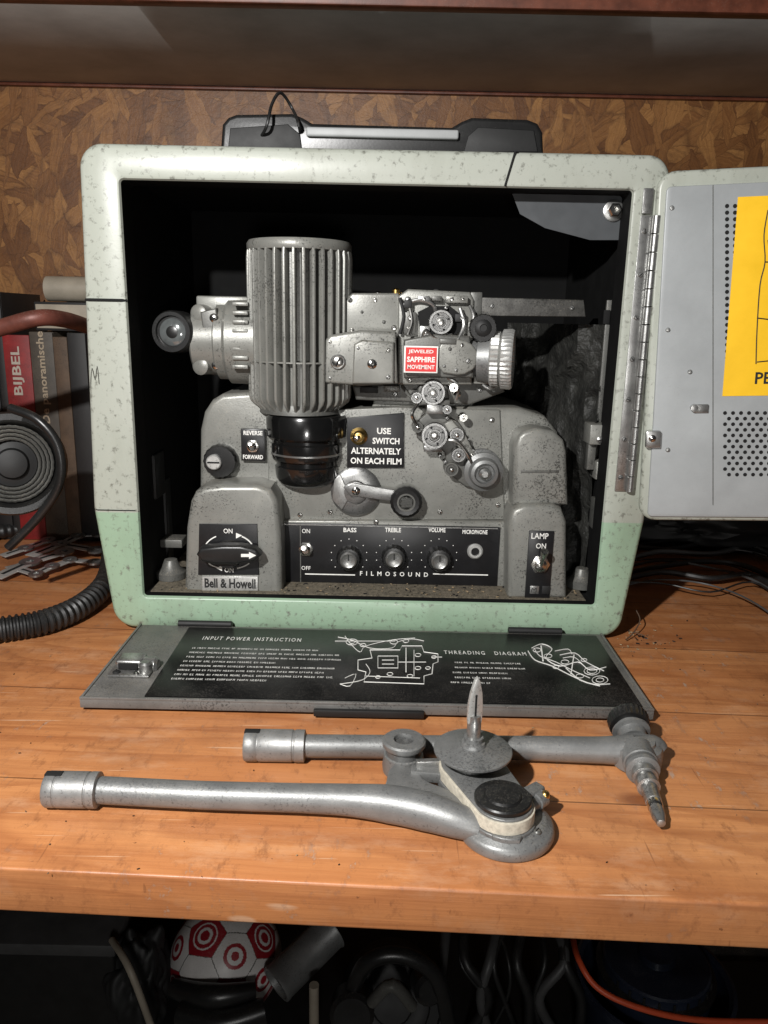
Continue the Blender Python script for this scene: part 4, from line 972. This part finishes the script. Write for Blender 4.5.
p=aty(276,985,.0); q=aty(330,932,.05); d=(q-p); b.lathe(p,d,[(0,.006),(.016,.006),(.017,0),(.020,.0),(.020,.004),(.0195,.005),(.0195,d.length),(.021,d.length+.002),(0,d.length+.002)],CAST,36); b.done()
b=B('white_pipe',None,'off-white plastic pipe standing under the workbench','pipe'); b.tube([aty(314,985,-.02),aty(314,1040,-.02)],.005,OFFW,16,1); b.done()
b=B('tool_case',None,'black rounded tool with curved handle under the workbench','tool')
p=aty(392,1000,.0); b.lathe(p,(0,-1,.6),[(.050,-.04),(.055,-.01),(.050,.005),(.04,.007),(.038,.010),(.03,.012),(.022,.010),(.020,.012),(0,.014)],BLACKM,48); b.tube([aty(345,1010,-.02),aty(365,965,-.03),aty(400,955,-.03),aty(435,975,-.03),aty(448,1020,-.03)],.008,BLACK,14,6)
b.lathe(aty(352,1015,-.04),(0,-1,.3),[(.022,-.02),(.022,0),(.018,.004),(.010,.004),(0,.002)],BLACK,32); b.lathe(aty(430,990,-.03),(0.2,-1,.3),[(.016,-.02),(.016,0),(.012,.004),(0,.004)],BLACK,28)
b.tube([aty(372,1002,-.04),aty(392,985,-.05),aty(412,1006,-.04)],.006,GREYD,12,5)
b.done()
for i in range(10):
    b=B('black_cable',None,'black cable hanging under the workbench','cable',group='cables under the workbench'); u=448+i*13+random.uniform(-5,5)
    b.tube([aty(u,915,.08),aty(u+random.uniform(-20,20),960,.03),aty(u+random.uniform(-25,25),1000,.02),aty(u+random.uniform(-20,20),1050,.02)],random.choice((.002,.003,.0055)),RUBBER if i%4 else GCB,10,6); b.done()
b=B('bucket',None,'dark blue plastic bucket with black rim under the workbench','bucket')
p=aty(655,968,.04); zr_=p.z
b.lathe(Vector((p.x,.04,zr_-.12)),(0,0,1),[(0,0),(.065,0),(.078,.10),(.083,.102),(.084,.11),(.080,.112),(.076,.108),(.066,.02),(0,.02)],BLUEB,64)
b.lathe(Vector((p.x,.04,zr_-.030)),(0,0,1),[(0,0),(.058,0),(.060,.020),(.056,.030),(.056,.042),(.054,.044),(.020,.045),(.018,.052),(0,.053)],BLUEB,48)
b.lathe(Vector((p.x,.04,zr_-.004)),(0,0,1),[(.0605,0),(.0625,.001),(.0625,.005),(.0605,.006)],BLACK,48)
for a in range(9): b.box(-.0012,.0012,-.0576,-.0560,.012,.040,BLACK,.0003,M=Matrix.Translation((p.x,.04,zr_-.030))@Matrix.Rotation(rad(-60+15*a),4,'Z'))
b.done()
b=B('storage_crate',None,'dark crate under the bucket','crate'); b.box(p.x-.1,p.x+.3,-.04,.18,-.53,zr_-.1205,BLACKM,.006); b.done()
b=B('orange_cable',None,'orange red cable looped round the bucket','cable')
b.tube([aty(572,930,.0),aty(578,958,-.05),aty(598,988,-.07),aty(640,1008,-.08),aty(700,1020,-.08),aty(790,1022,-.08)],.0028,ORANGE,12,8); b.done()

# ================= LIGHT & CAMERA
w=bpy.data.worlds.new('World'); S.world=w; w.use_nodes=True
bg=w.node_tree.nodes['Background']; bg.inputs[0].default_value=(.88,.9,.93,1); bg.inputs[1].default_value=.024
def lamp(name,loc,tgt,e,size,col):
    l=bpy.data.lights.new(name,'AREA'); l.shape='DISK'; l.size=size; l.energy=e; l.color=col
    o=bpy.data.objects.new(name,l); COL.objects.link(o); o.location=loc; o.rotation_euler=(Vector(tgt)-Vector(loc)).to_track_quat('-Z','Y').to_euler(); return o
lamp('work_lamp',(-.26,-.72,.56),(0.03,-.05,.12),10.8,.024,(1,.985,.965))
lamp('added_fill_light',(.05,-1.15,.12),(0.0,.0,-.25),2.2,.15,(1,.98,.95))  # added fill light, brightens the space below the bench
cd=bpy.data.cameras.new('Camera'); co=bpy.data.objects.new('Camera',cd); COL.objects.link(co)
co.location=CAM; co.rotation_euler=RX.to_euler(); cd.sensor_fit='VERTICAL'; cd.sensor_height=34.6; cd.lens=26*F/(26/34.6*1024); cd.clip_start=.01; cd.clip_end=50
S.camera=co
S.view_settings.view_transform='Standard'; S.view_settings.look='None'; S.view_settings.exposure=0
